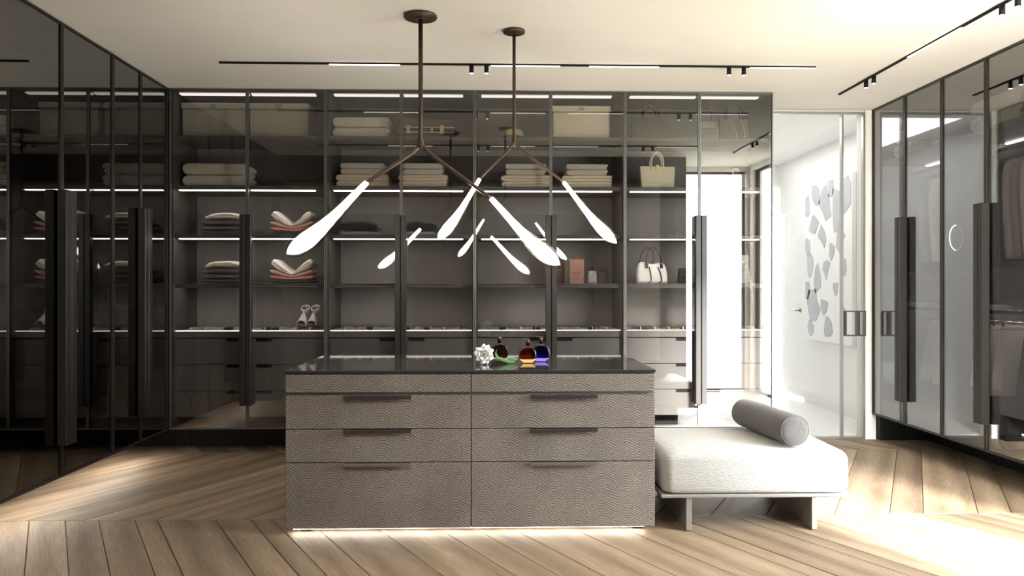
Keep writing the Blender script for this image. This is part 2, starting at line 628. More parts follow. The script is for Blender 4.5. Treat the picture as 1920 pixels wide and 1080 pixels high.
def spline(pts, n=6):
    """Catmull-Rom through points"""
    P = [Vector(p) for p in pts]
    out = []
    for i in range(len(P) - 1):
        p0 = P[max(i - 1, 0)]
        p1, p2 = P[i], P[i + 1]
        p3 = P[min(i + 2, len(P) - 1)]
        for k in range(n):
            t = k / n
            out.append(0.5 * ((2 * p1) + (p2 - p0) * t + (2 * p0 - 5 * p1 + 4 * p2 - p3) * t * t + (3 * p1 - p0 - 3 * p2 + p3) * t ** 3))
    out.append(P[-1])
    return out


# ------------------------------------------------------------------ main dimensions
XL, XR, YB, YW, H, B = -2.372, 3.154, 5.765, 6.32, 2.725, 0.207
XLW, XRW = XL - 0.56, XR + 0.60        # walls behind the side wardrobes
YR = 2.90                               # room-side face of the wall behind the viewer's opening

# ------------------------------------------------------------------ setting
fl = struct(MB().box((XLW - 0.15, -4.1, -0.12), (2.20, 6.50, -0.012)).box((2.20, 2.08, -0.12), (XRW + 0.15, 6.50, -0.012)).build('floor', 'oak'))


def clip(poly, x0, x1, y0, y1):
    def cut(P, f):
        out = []
        for i in range(len(P)):
            a, b = P[i - 1], P[i]
            fa, fb = f(a), f(b)
            if (fa >= 0) != (fb >= 0):
                t = fa / (fa - fb)
                out.append((a[0] + (b[0] - a[0]) * t, a[1] + (b[1] - a[1]) * t))
            if fb >= 0:
                out.append(b)
        return out
    for f in (lambda p: p[0] - x0, lambda p: x1 - p[0], lambda p: p[1] - y0, lambda p: y1 - p[1]):
        poly = cut(poly, f)
        if len(poly) < 3:
            return []
    return poly


def shrink(poly, d):
    """inset a convex counter-clockwise polygon"""
    n = len(poly)
    out = []
    for i in range(n):
        p0, p1, p2 = Vector(poly[i - 1]), Vector(poly[i]), Vector(poly[(i + 1) % n])
        e1, e2 = (p1 - p0).normalized(), (p2 - p1).normalized()
        n1, n2 = Vector((-e1.y, e1.x)), Vector((-e2.y, e2.x))
        bis = n1 + n2
        k = d / max(0.3, (1 + n1.dot(n2)))
        out.append(tuple(p1 + bis * k))
    return out


# (the rows stop where the window niche begins)
# chevron oak planks, row by row
TAN = 0.56
rows = [(2.52, 4.22, -1), (4.22, 5.92, 1), (5.92, 6.31, -1), (0.82, 2.52, 1)]
known = [-2.66, -2.475, -2.285, -2.107, -1.915, -1.795, -1.487, -1.30, -1.18]   # seam feet along y = 4.22 at the left
rp = random.Random(3)
for ri, (y0, y1, sgn) in enumerate(rows):
    dx = (y1 - y0) * TAN
    xs = list(known) if ri == 0 else [-2.6 + 0.1 * ri]
    while xs[-1] < XRW + dx + 0.3:
        xs.append(xs[-1] + rp.choice((0.12, 0.185, 0.19, 0.26, 0.31)))
    while xs[0] > XLW - dx - 0.3:
        xs.insert(0, xs[0] - rp.choice((0.12, 0.185, 0.19, 0.26, 0.31)))
    for a, b in zip(xs[:-1], xs[1:]):
        if sgn > 0:
            poly = [(a, y0), (b, y0), (b + dx, y1), (a + dx, y1)]
        else:
            poly = [(a + dx, y0), (b + dx, y0), (b, y1), (a, y1)]
        poly = clip(poly, XLW, XRW if y0 > 2.2 else 2.07, y0, y1)
        if not poly:
            continue
        poly = [p for i, p in enumerate(poly) if (Vector(p) - Vector(poly[i - 1])).length > 1e-4]
        if len(poly) < 3:
            continue
        ar = sum(poly[i - 1][0] * poly[i][1] - poly[i][0] * poly[i - 1][1] for i in range(len(poly))) / 2
        if ar < 0.004:
            continue
        c = Vector((sum(p[0] for p in poly) / len(poly), sum(p[1] for p in poly) / len(poly)))
        ang = math.atan2(sgn * 1.0, TAN) if sgn > 0 else math.atan2(-1.0, TAN)
        Rm = Matrix.Rotation(-ang, 2)
        lp = [tuple(Rm @ (Vector(p) - c)) for p in poly]
        bot, top0, top1 = shrink(lp, 0.0014), shrink(lp, 0.0014), shrink(lp, 0.0036)
        mb = MB()
        zt = -rp.random() * 0.0008
        mb.loft([[(p[0], p[1], -0.0115) for p in bot], [(p[0], p[1], zt - 0.0036) for p in top0], [(p[0], p[1], zt) for p in top1]], True, True, False)
        o = mb.build('plank', 'oak', fl)
        o.location = (c.x, c.y, 0)
        o.rotation_euler = (0, 0, ang)

struct(MB().box((XLW - 0.15, -4.1, H), (2.20, 6.50, H + 0.15)).box((2.20, 2.08, H), (XRW + 0.15, 6.50, H + 0.15)).build('ceiling', 'plaster'))
wl_ = MB().box((XLW - 0.15, -4.1, -0.02), (XLW, 6.50, H + 0.02))
struct(wl_.build('wall_left', 'taupe_wall'))
# right wall: behind the wardrobes, then flush with their fronts around the windows
wr_ = MB().box((XRW, 3.42, -0.02), (XRW + 0.15, 6.50, H + 0.02))
wr_.box((XR, 3.34, -0.02), (XRW, 3.42, H + 0.02))
wr_.box((XR, 2.10, -0.02), (XR + 0.12, 2.32, H + 0.02))
wr_.box((XR, 2.32, 2.67), (XR + 0.12, 3.34, H + 0.02))
wr_.box((2.08, -4.1, -0.02), (2.20, 2.10, H + 0.02))
struct(wr_.build('wall_right', 'plaster'))
# far wall: behind the wardrobes and around the glass door
wf = MB().box((XLW, YW, -0.02), (2.16, 6.47, H + 0.02))
wf.box((3.10, YW, -0.02), (XRW, 6.47, H + 0.02))
wf.box((2.16, YW + 0.02, 2.708), (3.10, 6.47, H + 0.02))
struct(wf.build('wall_back', 'plaster'))
# wall with the wide opening the room is seen through
wo_ = MB().box((XLW, 2.74, -0.02), (-2.33, YR, H + 0.02))
wo_.box((-2.33, 2.74, 2.44), (2.08, YR, H + 0.02))
wo_.box((2.08, 2.10, -0.02), (2.20, YR, H + 0.02))
struct(wo_.build('wall_front', 'dark_wall'))
wn_ = MB().box((2.20, 2.08, 2.67), (XR, 2.20, H + 0.02))
wn_.box((2.20, 2.08, -0.02), (2.25, 2.20, 2.67))
wn_.box((3.11, 2.08, -0.02), (XR, 2.20, 2.67))
struct(wn_.build('wall_niche', 'plaster'))
# room on the near side of the opening
struct(MB().box((XLW, -4.1, -0.02), (2.20, -3.95, H + 0.02)).build('wall_rear', 'taupe_wall'))


def window(n, lo, hi, axis):
    """floor-length window: thin dark frame and one pane"""
    x0, y0, z0 = lo
    x1, y1, z1 = hi
    mb = MB()
    t = 0.03
    if axis == 'y':
        for a, b in (((x0, y0, z0), (x0 + t, y1, z1)), ((x1 - t, y0, z0), (x1, y1, z1)), ((x0 + t, y0, z0), (x1 - t, y1, z0 + t)), ((x0 + t, y0, z1 - t), (x1 - t, y1, z1))):
            mb.box(a, b)
        pane = MB().box((x0 + t, (y0 + y1) / 2 - 0.004, z0 + t), (x1 - t, (y0 + y1) / 2 + 0.004, z1 - t))
    else:
        for a, b in (((x0, y0, z0), (x1, y0 + t, z1)), ((x0, y1 - t, z0), (x1, y1, z1)), ((x0, y0 + t, z0), (x1, y1 - t, z0 + t)), ((x0, y0 + t, z1 - t), (x1, y1 - t, z1))):
            mb.box(a, b)
        pane = MB().box(((x0 + x1) / 2 - 0.004, y0 + t, z0 + t), ((x0 + x1) / 2 + 0.004, y1 - t, z1 - t))
    w = struct(mb.build('window_%d' % n, 'frame'))
    pane.build('window_pane', 'glass_clear', w)


window(1, (2.25, 2.12, 0.0), (3.11, 2.16, 2.67), 'y')
window(2, (XR + 0.04, 2.32, 0.0), (XR + 0.08, 3.34, 2.67), 'x')

# hallway behind the glass door
HX0, HX1, HY1 = 1.95, 3.45, 9.2
hw = MB().box((HX0 - 0.12, 6.47, -0.02), (HX0, HY1 + 0.12, H + 0.02)).box((HX0, HY1, -0.02), (HX1, HY1 + 0.12, H + 0.02))
struct(hw.build('wall_hall', 'white_wall'))
hr = MB().box((HX1, 6.50, -0.02), (HX1 + 0.12, 8.42, H + 0.02)).box((HX1, 8.42, 2.12), (HX1 + 0.12, HY1, H + 0.02))
struct(hr.build('wall_hall_right', 'white_wall'))
struct(MB().box((HX0, 6.50, -0.02), (HX1, HY1, 0.0)).build('floor_hall', 'stone'))
struct(MB().box((HX0, 6.50, H), (HX1 + 0.12, HY1 + 0.12, H + 0.1)).build('ceiling_hall', 'white_wall'))
d2 = struct(MB().cbox((HX1 + 0.012, 8.43, 0.005), (HX1 + 0.05, HY1 - 0.02, 2.11), 0.004).build('door_2', 'white_wall'))
dh = MB().lathe([(0.024, 0), (0.024, 0.008)], (HX1 + 0.004, 8.55, 1.0), 14, 'x')
dh.tube([(HX1 + 0.004, 8.55, 1.0), (HX1 - 0.045, 8.55, 1.0), (HX1 - 0.05, 8.565, 1.0), (HX1 - 0.05, 8.67, 1.0)], 0.008, 8)
dh.build('door_handle', 'steel', d2)

# glass door: frame, two panes, square pull
dx0, dxm, dx1, dt = 2.165, 2.911, 3.099, 2.706
df = MB()
df.box((dx0, YW, 0.0), (dx0 + 0.016, YW + 0.04, dt)).box((dx1 - 0.014, YW, 0.0), (dx1, YW + 0.04, dt))
df.box((dx0 + 0.016, YW, dt - 0.016), (dx1 - 0.014, YW + 0.04, dt)).box((dx0 + 0.016, YW, 0.0), (dx1 - 0.014, YW + 0.04, 0.016))
df.box((dxm - 0.007, YW, 0.016), (dxm + 0.007, YW + 0.04, dt - 0.016))
d1 = struct(df.build('door_1', 'steel'))
MB().box((dx0 + 0.017, YW + 0.015, 0.017), (dxm - 0.008, YW + 0.025, dt - 0.017)).build('glass_pane', 'glass_clear', d1)
MB().box((dxm + 0.008, YW + 0.015, 0.017), (dx1 - 0.015, YW + 0.025, dt - 0.017)).build('glass_pane', 'glass_clear', d1)
hp = MB()
a, b, z0, z1, t = dxm + 0.012, dx1 - 0.006, 0.853, 1.062, 0.010
for lo, hi in (((a, z0), (b, z0 + t)), ((a, z1 - t), (b, z1)), ((a, z0 + t), (a + t, z1 - t)), ((b - t, z0 + t), (b, z1 - t)), ((b - 0.075, z0 + t), (b - 0.048, z1 - t))):
    hp.box((lo[0], YW - 0.03, lo[1]), (hi[0], YW + 0.012, hi[1]))
hp.build('square_pull', 'dark_steel', d1)
struct(MB().cbox((3.101, YW - 0.006, 0.0), (XR - 0.002, YW - 0.0005, H - 0.002), 0.002).build('trim_1', 'plaster'))

struct(MB().box((XLW + 0.001, 6.19, 0.0), (XL - 0.003, YW - 0.001, H - 0.002)).build('trim_2', 'black'))
struct(MB().box((XR + 0.035, 6.255, 0.0005), (XRW - 0.003, YW - 0.001, B - 0.001)).build('trim_3', 'black'))

# abstract painting on the hallway wall
pt = thing('painting', 'large pale abstract painting of grey patches on the white hallway wall', 'painting', (HX1, 7.76, 0.70))
MB().cbox((-0.045, -0.56, 0.0), (-0.001, 0.53, 1.65), 0.004).build('canvas', 'canvas', pt)
rp = random.Random(11)
sp = [(-0.45, 1.45, 0.22), (-0.25, 1.28, 0.26), (0.02, 1.42, 0.20), (-0.3, 1.02, 0.16), (0.3, 1.2, 0.18), (0.38, 0.8, 0.14), (0.2, 0.62, 0.17), (0.0, 0.75, 0.12),
      (0.3, 0.38, 0.2), (0.05, 0.35, 0.13), (-0.2, 0.55, 0.1), (-0.05, 0.15, 0.12), (0.38, 0.12, 0.1), (-0.4, 0.75, 0.09), (-0.38, 0.3, 0.08),
      (0.25, 1.52, 0.15), (0.46, 1.40, 0.13), (0.08, 1.10, 0.15), (0.47, 1.02, 0.13), (0.46, 0.55, 0.13), (-0.12, 0.92, 0.10), (-0.1, 1.56, 0.1)]
for (cy, cz, r) in sp:
    k = 7
    pl = []
    for i in range(k):
        aa = 2 * pi * i / k + rp.uniform(-0.25, 0.25)
        rr = r * rp.uniform(0.45, 1.15)
        pl.append((max(-0.54, min(0.51, cy + rr * cos(aa) * 0.8)), max(0.02, min(1.63, cz + rr * sin(aa)))))
    MB().loft([[(-0.046, p[0], p[1]) for p in pl], [(-0.0490, p[0], p[1]) for p in pl]], True, True, False).build('painted_patch', 'paint_grey', pt)


# ------------------------------------------------------------------ wardrobes
def door(parent, axis, p0, p1, face, z0, z1, gl, hx, hside, org, pull, outward):
    """glass door in a thin frame. axis: the way it runs; p0..p1 along it; face: front plane; hx: handle edge position"""
    t, d = (0.009 if axis == 'x' else 0.012), 0.022
    n = outward

    def bx(mb, a0, a1, b0, b1, c0, c1, ch=0.0):
        b0, b1 = sorted((face + n * b0, face + n * b1))
        lo, hi = ((a0, b0, c0), (a1, b1, c1)) if axis == 'x' else ((b0, a0, c0), (b1, a1, c1))
        mb.cbox(lo, hi, ch) if ch else mb.box(lo, hi)
        return mb
    f = MB()
    p0, p1 = p0 + 0.0015, p1 - 0.0015
    bx(f, p0, p0 + t, -d, 0, z0, z1)
    bx(f, p1 - t, p1, -d, 0, z0, z1)
    bx(f, p0 + t, p1 - t, -d, 0, z0, z0 + t)
    bx(f, p0 + t, p1 - t, -d, 0, z1 - t, z1)
    dr = f.build('door', 'frame_grey' if axis == 'x' else 'frame', parent, org)
    bx(MB(), p0 + t, p1 - t, -0.013, -0.008, z0 + t, z1 - t).build('glass_pane', gl, dr, org)
    h0, h1 = (hx - pull, hx - 0.003) if hside < 0 else (hx + 0.003, hx + pull)
    hb = bx(MB(), h0, h1, 0.0005, 0.050, 0.385, 1.79, 0.002)
    hb.build('handle', 'handle', dr, org)
    return dr


SHELF = [(2.361, 2.386), (1.982, 2.014), (1.620, 1.650), (1.262, 1.284)]
BX = [-2.368, -1.224, -0.119, 1.006, 2.127]
BM = [-1.800, -0.665, 0.450, 1.569]
YI0, YI1 = YB + 0.03, 6.27


def back_unit(i):
    x0, x1, xm = BX[i], BX[i + 1], BM[i]
    org = (xm, YB + 0.03, 0)
    names = ['first glass-fronted wardrobe from the left corner, holding pink knits and white sandals',
             'second glass-fronted wardrobe from the left corner, with brown suitcase on its top shelf',
             'third glass-fronted wardrobe from the left corner, with brown paper bags on a shelf',
             'glass-fronted wardrobe beside the white glass door, full of handbags']
    u = thing('glass_wardrobe', names[i], 'wardrobe', org, 0, 'glass-fronted wardrobes along the far wall')
    g = 0.001
    for a in (x0 + g, x1 - 0.018 - g):
        MB().box((a, YI0, B + 0.016), (a + 0.018, YI1, H - 0.022)).build('side_panel', 'carcass', u, org)
    ia, ib = x0 + 0.019 + g, x1 - 0.019 - g
    MB().box((ia, YI1 - 0.015, B + 0.018), (ib, YI1, H - 0.024)).build('back_panel', 'panel_cloth', u, org)
    tp = MB().box((x0 + g, YI0, H - 0.021), (x1 - g, YI1, H - 0.001)).build('top_panel', 'carcass', u, org)
    MB().box((x0 + g, YI0, B), (x1 - g, YI1, B + 0.015)).build('bottom_panel', 'carcass', u, org)
    MB().box((x0 + g, YB + 0.42, 0.001), (x1 - g, YI1, B - 0.001)).build('plinth', 'black', u, org)

    def strips(z, par, dep=0.05, h=0.007, m='led', w=0.032):
        for a, b in ((ia + 0.03, xm - 0.012), (xm + 0.012, ib - 0.07)):
            MB().box((a, YI0 + dep, z - h), (b, YI0 + dep + w, z)).build('led_strip', m, par, org)
    strips(H - 0.0215, tp, 0.03, 0.009, 'led_dim', 0.05)
    for k, (z0, z1) in enumerate(SHELF):
        s = MB().cbox((ia, YI0 + 0.02, z0), (ib, YI1 - 0.017, z1), 0.0015)
        if k == 3:                                       # small valance added to hide the added strip at eye level
            s.box((ia + 0.002, YI0 + 0.022, z0 - 0.0125), (ib - 0.002, YI0 + 0.032, z0 - 0.0002))
        s = s.build('shelf', 'carcass', u, org)
        if k in (1, 2):
            strips(z0 - 0.0005, s, 0.022, 0.006)
        if k == 3:
            strips(z0 - 0.0005, s, 0.10, 0.004, 'led', 0.024)  # unseen strip added to brighten the row below
    # jewellery display on top of the drawers
    zc = 0.926
    MB().box((ia, YI0 + 0.02, 0.880), (ib, YI1 - 0.017, zc)).build('drawer_case_top', 'drawer', u, org)
    tr = MB().box((ia + 0.004, YI0 + 0.03, zc + 0.0005), (ib - 0.004, YI1 - 0.02, zc + 0.008)).build('display_tray', 'felt', u, org)
    rj = random.Random(20 + i)
    for c0, c1 in ((ia, xm), (xm, ib)):
        for q in range(1, 5):
            a = c0 + (c1 - c0) * q / 5
            MB().box((a - 0.003, YI0 + 0.034, zc + 0.0085), (a + 0.003, YI1 - 0.1, zc + 0.030)).build('tray_divider', 'felt', tr, org)
    jw = MB()
    for q in range(22):
        a, y = rj.uniform(ia + 0.03, ib - 0.03), rj.uniform(YI0 + 0.045, YI0 + 0.25)
        rr = rj.uniform(0.008, 0.016)
        ring = [(a + rr * cos(2 * pi * t / 14), y + rr * sin(2 * pi * t / 14), zc + 0.0115) for t in range(15)]
        jw.tube(ring, 0.0028, 6)
    jo = jw.build('jewellery', 'gold', tr, org)
    jo['kind'] = 'stuff'
    for q in range(3):
        a = rj.uniform(ia + 0.08, ib - 0.16)
        MB().cbox((a, YI0 + 0.05, zc + 0.0085), (a + 0.055, YI0 + 0.11, zc + 0.030), 0.006).build('ring_box', 'leather_black', tr, org)
    lid = MB().box((ia + 0.002, YI0 + 0.02, 0.962), (ib - 0.002, YI1 - 0.018, 0.969)).build('glass_top', 'glass_clear', u, org)
    for a, b in ((ia + 0.004, xm - 0.014), (xm + 0.014, ib - 0.004)):
        MB().box((a, YI0 + 0.022, 0.9272), (b, YI0 + 0.028, 0.9345)).build('led_strip', 'led_soft', u, org)
    # two columns of three drawers
    for c0, c1, side in ((ia + 0.002, xm - 0.002, 1), (xm + 0.002, ib - 0.002, -1)):
        for z0, z1 in ((0.6815, 0.872), (0.4865, 0.677), (0.290, 0.482)):
            n0, n1 = (c1 - 0.165, c1 - 0.045) if side > 0 else (c0 + 0.045, c0 + 0.165)
            d = MB().box((c0, YI0 + 0.022, z0), (c1, YI0 + 0.042, z1 - 0.022))
            d.box((c0, YI0 + 0.022, z1 - 0.022), (n0, YI0 + 0.042, z1)).box((n1, YI0 + 0.022, z1 - 0.022), (c1, YI0 + 0.042, z1))
            d.box((c0 + 0.01, YI0 + 0.0425, z0 + 0.006), (c1 - 0.01, YI0 + 0.30, z1 - 0.028))
            dd = d.build('drawer', 'drawer', u, org)
            MB().box((n0 + 0.001, YI0 + 0.032, z1 - 0.021), (n1 - 0.001, YI0 + 0.041, z1 - 0.001)).build('finger_pull', 'black', dd, org)
    door(u, 'x', x0, xm, YB, B, H - 0.003, 'glass_back', xm, -1, org, 0.041, -1)
    door(u, 'x', xm, x1, YB, B, H - 0.003, 'glass_back', xm, 1, org, 0.041, -1)
    return u


for i in range(4):
    back_unit(i)


def left_unit(k, y0, ym, y1, label):
    org = (XL - 0.03, ym, 0)
    u = thing('mirrored_wardrobe', label, 'wardrobe', org, 0, 'dark mirrored wardrobes along the left wall')
    xa, xb = XLW + 0.002, XL - 0.03
    for a in (y0 + 0.001, y1 - 0.019):
        MB().box((xa, a, B + 0.016), (xb, a + 0.018, H - 0.022)).build('side_panel', 'carcass', u, org)
    MB().box((xa, y0 + 0.02, B + 0.018), (xa + 0.015, y1 - 0.02, H - 0.024)).build('back_panel', 'carcass', u, org)
    MB().box((xa, y0 + 0.001, H - 0.021), (xb, y1 - 0.001, H - 0.001)).build('top_panel', 'carcass', u, org)
    bp = MB().box((xa, y0 + 0.001, B), (xb, y1 - 0.001, B + 0.015)).build('bottom_panel', 'carcass', u, org)
    MB().box((xa, y0 + 0.001, 0.001), (xa + 0.10, y1 - 0.001, B - 0.001)).build('plinth', 'black', u, org)
    for z in (2.20, 1.10, 0.65):
        MB().box((xa + 0.016, y0 + 0.021, z), (xb - 0.02, y1 - 0.021, z + 0.025)).build('shelf', 'carcass', u, org)
    MB().box((xb - 0.20, y0 + 0.03, B - 0.010), (xb - 0.17, y1 - 0.03, B - 0.0005)).build('led_strip', 'led_under', bp, org)
    door(u, 'y', y0, ym, XL, B - 0.004, H - 0.003, 'glass_left', ym, -1, org, 0.055, 1)
    door(u, 'y', ym, y1, XL, B - 0.004, H - 0.003, 'glass_left', ym, 1, org, 0.055, 1)


YLE = 5.762
left_unit(0, 4.936, 5.323, YLE, 'dark mirrored wardrobe on the left wall, touching the far corner')
left_unit(1, 3.780, 4.354, 4.934, 'dark mirrored wardrobe on the left wall with the largest handles, nearer the viewer')
left_unit(2, 2.905, 3.345, 3.778, 'dark mirrored wardrobe next to the wide opening, seen only in reflections')


def right_unit(k, y0, ym, y1, label):
    org = (XR + 0.03, ym, 0)
    u = thing('hanging_wardrobe', label, 'wardrobe', org, 0, 'smoked glass hanging wardrobes along the right wall')
    xa, xb = XR + 0.03, XRW - 0.002
    for a in (y0 + 0.001, y1 - 0.019):
        MB().box((xa, a, B + 0.016), (xb, a + 0.018, H - 0.022)).build('side_panel', 'carcass', u, org)
    MB().box((xb - 0.015, y0 + 0.02, B + 0.018), (xb, y1 - 0.02, H - 0.024)).build('back_panel', 'panel_cloth', u, org)
    MB().box((xa, y0 + 0.001, H - 0.021), (xb, y1 - 0.001, H - 0.001)).build('top_panel', 'carcass', u, org)
    bp = MB().box((xa, y0 + 0.001, B), (xb, y1 - 0.001, B + 0.015)).build('bottom_panel', 'carcass', u, org)
    MB().box((xa + 0.40, y0 + 0.001, 0.001), (xb, y1 - 0.001, B - 0.001)).build('plinth', 'black', u, org)
    sh = MB().cbox((xa + 0.02, y0 + 0.021, 2.258), (xb - 0.017, y1 - 0.021, 2.284), 0.0015).build('shelf', 'carcass', u, org)
    MB().box((xa + 0.40, y0 + 0.04, 2.250), (xa + 0.425, y1 - 0.04, 2.2575)).build('led_strip', 'led', sh, org)
    MB().tube([(xa + 0.28, y0 + 0.020, 2.185), (xa + 0.28, y1 - 0.020, 2.185)], 0.013, 10, 0.6).build('hanging_rail', 'dark_steel', u, org)
    for c0, c1 in ((y0 + 0.022, ym - 0.002), (ym + 0.002, y1 - 0.022)):
        MB().box((xa + 0.022, c0, 1.175), (xb - 0.02, c1, 1.345)).build('drawer', 'carcass', u, org)
    md = MB().box((xa + 0.02, y0 + 0.021, 1.145), (xb - 0.017, y1 - 0.021, 1.170)).build('shelf', 'carcass', u, org)
    MB().box((xa + 0.02, y0 + 0.021, 1.350), (xb - 0.017, y1 - 0.021, 1.370)).build('shelf', 'carcass', u, org)
    MB().box((xa + 0.40, y0 + 0.04, 1.137), (xa + 0.425, y1 - 0.04, 1.1445)).build('led_strip', 'led', md, org)
    MB().tube([(xa + 0.28, y0 + 0.020, 1.085), (xa + 0.28, y1 - 0.020, 1.085)], 0.013, 10, 0.6).build('hanging_rail', 'dark_steel', u, org)
    MB().box((xb - 0.05, y0 + 0.04, B + 0.016), (xb - 0.035, y1 - 0.04, B + 0.026)).build('led_strip', 'led_soft', bp, org)
    door(u, 'y', y0, ym, XR, B, H - 0.003, 'glass_right', ym, -1, org, 0.046, -1)
    door(u, 'y', ym, y1, XR, B, H - 0.003, 'glass_right', ym, 1, org, 0.046, -1)


right_unit(0, 5.336, 5.819, 6.315, 'smoked glass hanging wardrobe on the right wall, next to the white glass door')
right_unit(1, 4.370, 4.850, 5.334, 'smoked glass hanging wardrobe on the right wall with coats and skirts showing clearly')
right_unit(2, 3.430, 3.890, 4.368, 'smoked glass hanging wardrobe on the right wall, closest to the windows')

# ------------------------------------------------------------------ ceiling tracks
def track(label, p0, p1, heads, leds):
    """surface track along a line from p0 to p1 (x, y); heads and leds given as fractions / spans in metres from p0"""
    a, b = Vector(p0), Vector(p1)
    L = (b - a).length
    ang = math.atan2(b.y - a.y, b.x - a.x)
    t = thing('track_light', label, 'track light', (a.x, a.y, H), ang, 'slim black track lights on the ceiling')
    MB().box((0, -0.008, -0.0115), (L, 0.008, -0.0005)).build('track_rail', 'black', t)
    for s0, s1 in leds:
        MB().box((s0, -0.0082, -0.0155), (s1, 0.0082, -0.0120)).build('light_bar', 'track_led', t)
    for s in heads:
        h = MB().lathe([(0.013, -0.062), (0.0145, -0.062), (0.0145, -0.012), (0.004, -0.012)], (s, 0, 0), 16).build('spot_head', 'black', t)
        MB().lathe([(0.0005, -0.0645), (0.0115, -0.0645), (0.0115, -0.0625), (0.0005, -0.0625)], (s, 0, 0), 14).build('lens', 'lens', h)
        l = light('spot_lamp', 'SPOT', (s, 0, -0.075), 5.0, (1, 0.93, 0.82), spot_size=radians(80), spot_blend=0.7, shadow_soft_size=0.015)
        l.parent = t
    return t


track('long black track light crossing the ceiling above the glass wardrobes', (-1.769, 5.09), (2.162, 5.09), (1.643, 1.741, 3.35, 3.449), ((0.714, 1.174), (1.77, 2.226), (2.42, 2.88), (3.49, 3.93)))
track('long black track light out of frame, mirrored in the wardrobe glass', (-1.769, 3.57), (2.162, 3.57), (1.643, 1.741, 3.35, 3.449), ((0.714, 1.174), (1.77, 2.226), (2.42, 2.88), (3.49, 3.93)))
track('long black track light running beside the smoked glass wardrobes on the right', (2.645, 5.80), (2.645, 3.20), (0.42, 0.53, 1.87, 1.99), ((0.97, 1.53), (2.1, 2.5)))
# ------------------------------------------------------------------ pendant lamps
def pendant(label, x, y, rc, zj, left, right, s, dy):
    """left/right: (arm end, tip) in x-z relative to the ceiling point"""
    t = thing('pendant_lamp', label, 'lamp', (x, y, H), 0, 'branched bronze pendant lamps over the island')
    MB().lathe([(0.001, -0.016), (rc * 0.96, -0.016), (rc, -0.011), (rc, -0.003), (rc * 0.97, -0.0005), (0.001, -0.0005)], n=40).build('canopy', 'bronze', t)
    MB().lathe([(0.028 * s, -0.022), (0.028 * s, -0.0165), (0.001, -0.0165)], n=20).build('canopy_collar', 'bronze', t)
    n = 10
    MB().tube([(0, 0, -0.017), (0, 0, zj + 0.10), (0, 0, zj + 0.05), (0, 0, zj)], [0.0125 * s, 0.0125 * s, 0.0135 * s, 0.021 * s], 14).build('stem', 'bronze', t)
    for sgn, (arm, tip, br) in ((-1, left), (1, right)):
        ax, az = arm
        yy = dy * sgn
        c = spline([(0, 0, zj + 0.05), (ax * 0.04, yy * 0.02, zj + 0.012), (ax * 0.2, yy * 0.12, zj + (az - zj) * 0.17), (ax * 0.6, yy * 0.36, zj + (az - zj) * 0.585), (ax, yy * 0.6, az)], 6)
        MB().tube(c, [0.020 * s - 0.007 * s * min(1, q / 8) for q in range(len(c))], 12, 0.8).build('arm', 'bronze', t)
        d = Vector((tip[0] - ax, yy * 0.4, tip[1] - az))
        P0 = Vector((ax, yy * 0.6, az))
        side = Vector((d.z, 0, -d.x)).normalized() * (1 if sgn < 0 else -1)     # bows towards the room below
        side = side if side.z < 0 else -side
        prof = [(0.0, 0.0135), (0.12, 0.0165), (0.3, 0.023), (0.45, 0.031), (0.6, 0.043), (0.72, 0.052), (0.82, 0.053), (0.90, 0.044), (0.96, 0.028), (1.0, 0.006)]
        pts = [P0 + d * q + side * (0.022 * s * br * sin(pi * min(1, q)) * (0.3 + q)) for q, r in prof]
        sh = MB().tube(pts, [r * s * br for q, r in prof], 20, 0.85).build('lamp_shade', 'glass_lamp', t)
        cp = [P0 + d * q + side * (0.022 * s * br * sin(pi * q) * (0.3 + q)) for q in (0.01, 0.15, 0.35, 0.5, 0.65, 0.78, 0.88, 0.95)]
        MB().tube(cp, [r * s * br for r in (0.0125, 0.0145, 0.0170, 0.0200, 0.026, 0.032, 0.027, 0.010)], 14).build('light_core', 'core', sh)
    return t


pendant('large branched bronze pendant lamp with lit glass drops, nearer the viewer', -0.379, 4.197, 0.09, 2.005 - H,
        ((-0.283, 1.818 - H), (-0.712, 1.428 - H), 1.15), ((0.379, 1.742 - H), (0.765, 1.375 - H), 1.05), 1.0, 0.05)
pendant('smaller branched bronze pendant lamp with lit glass drops, behind the large one', 0.134, 4.426, 0.063, 2.065 - H,
        ((-0.195, 1.881 - H), (-0.445, 1.524 - H), 1.0), ((0.279, 1.856 - H), (0.586, 1.501 - H), 1.0), 0.78, -0.05)

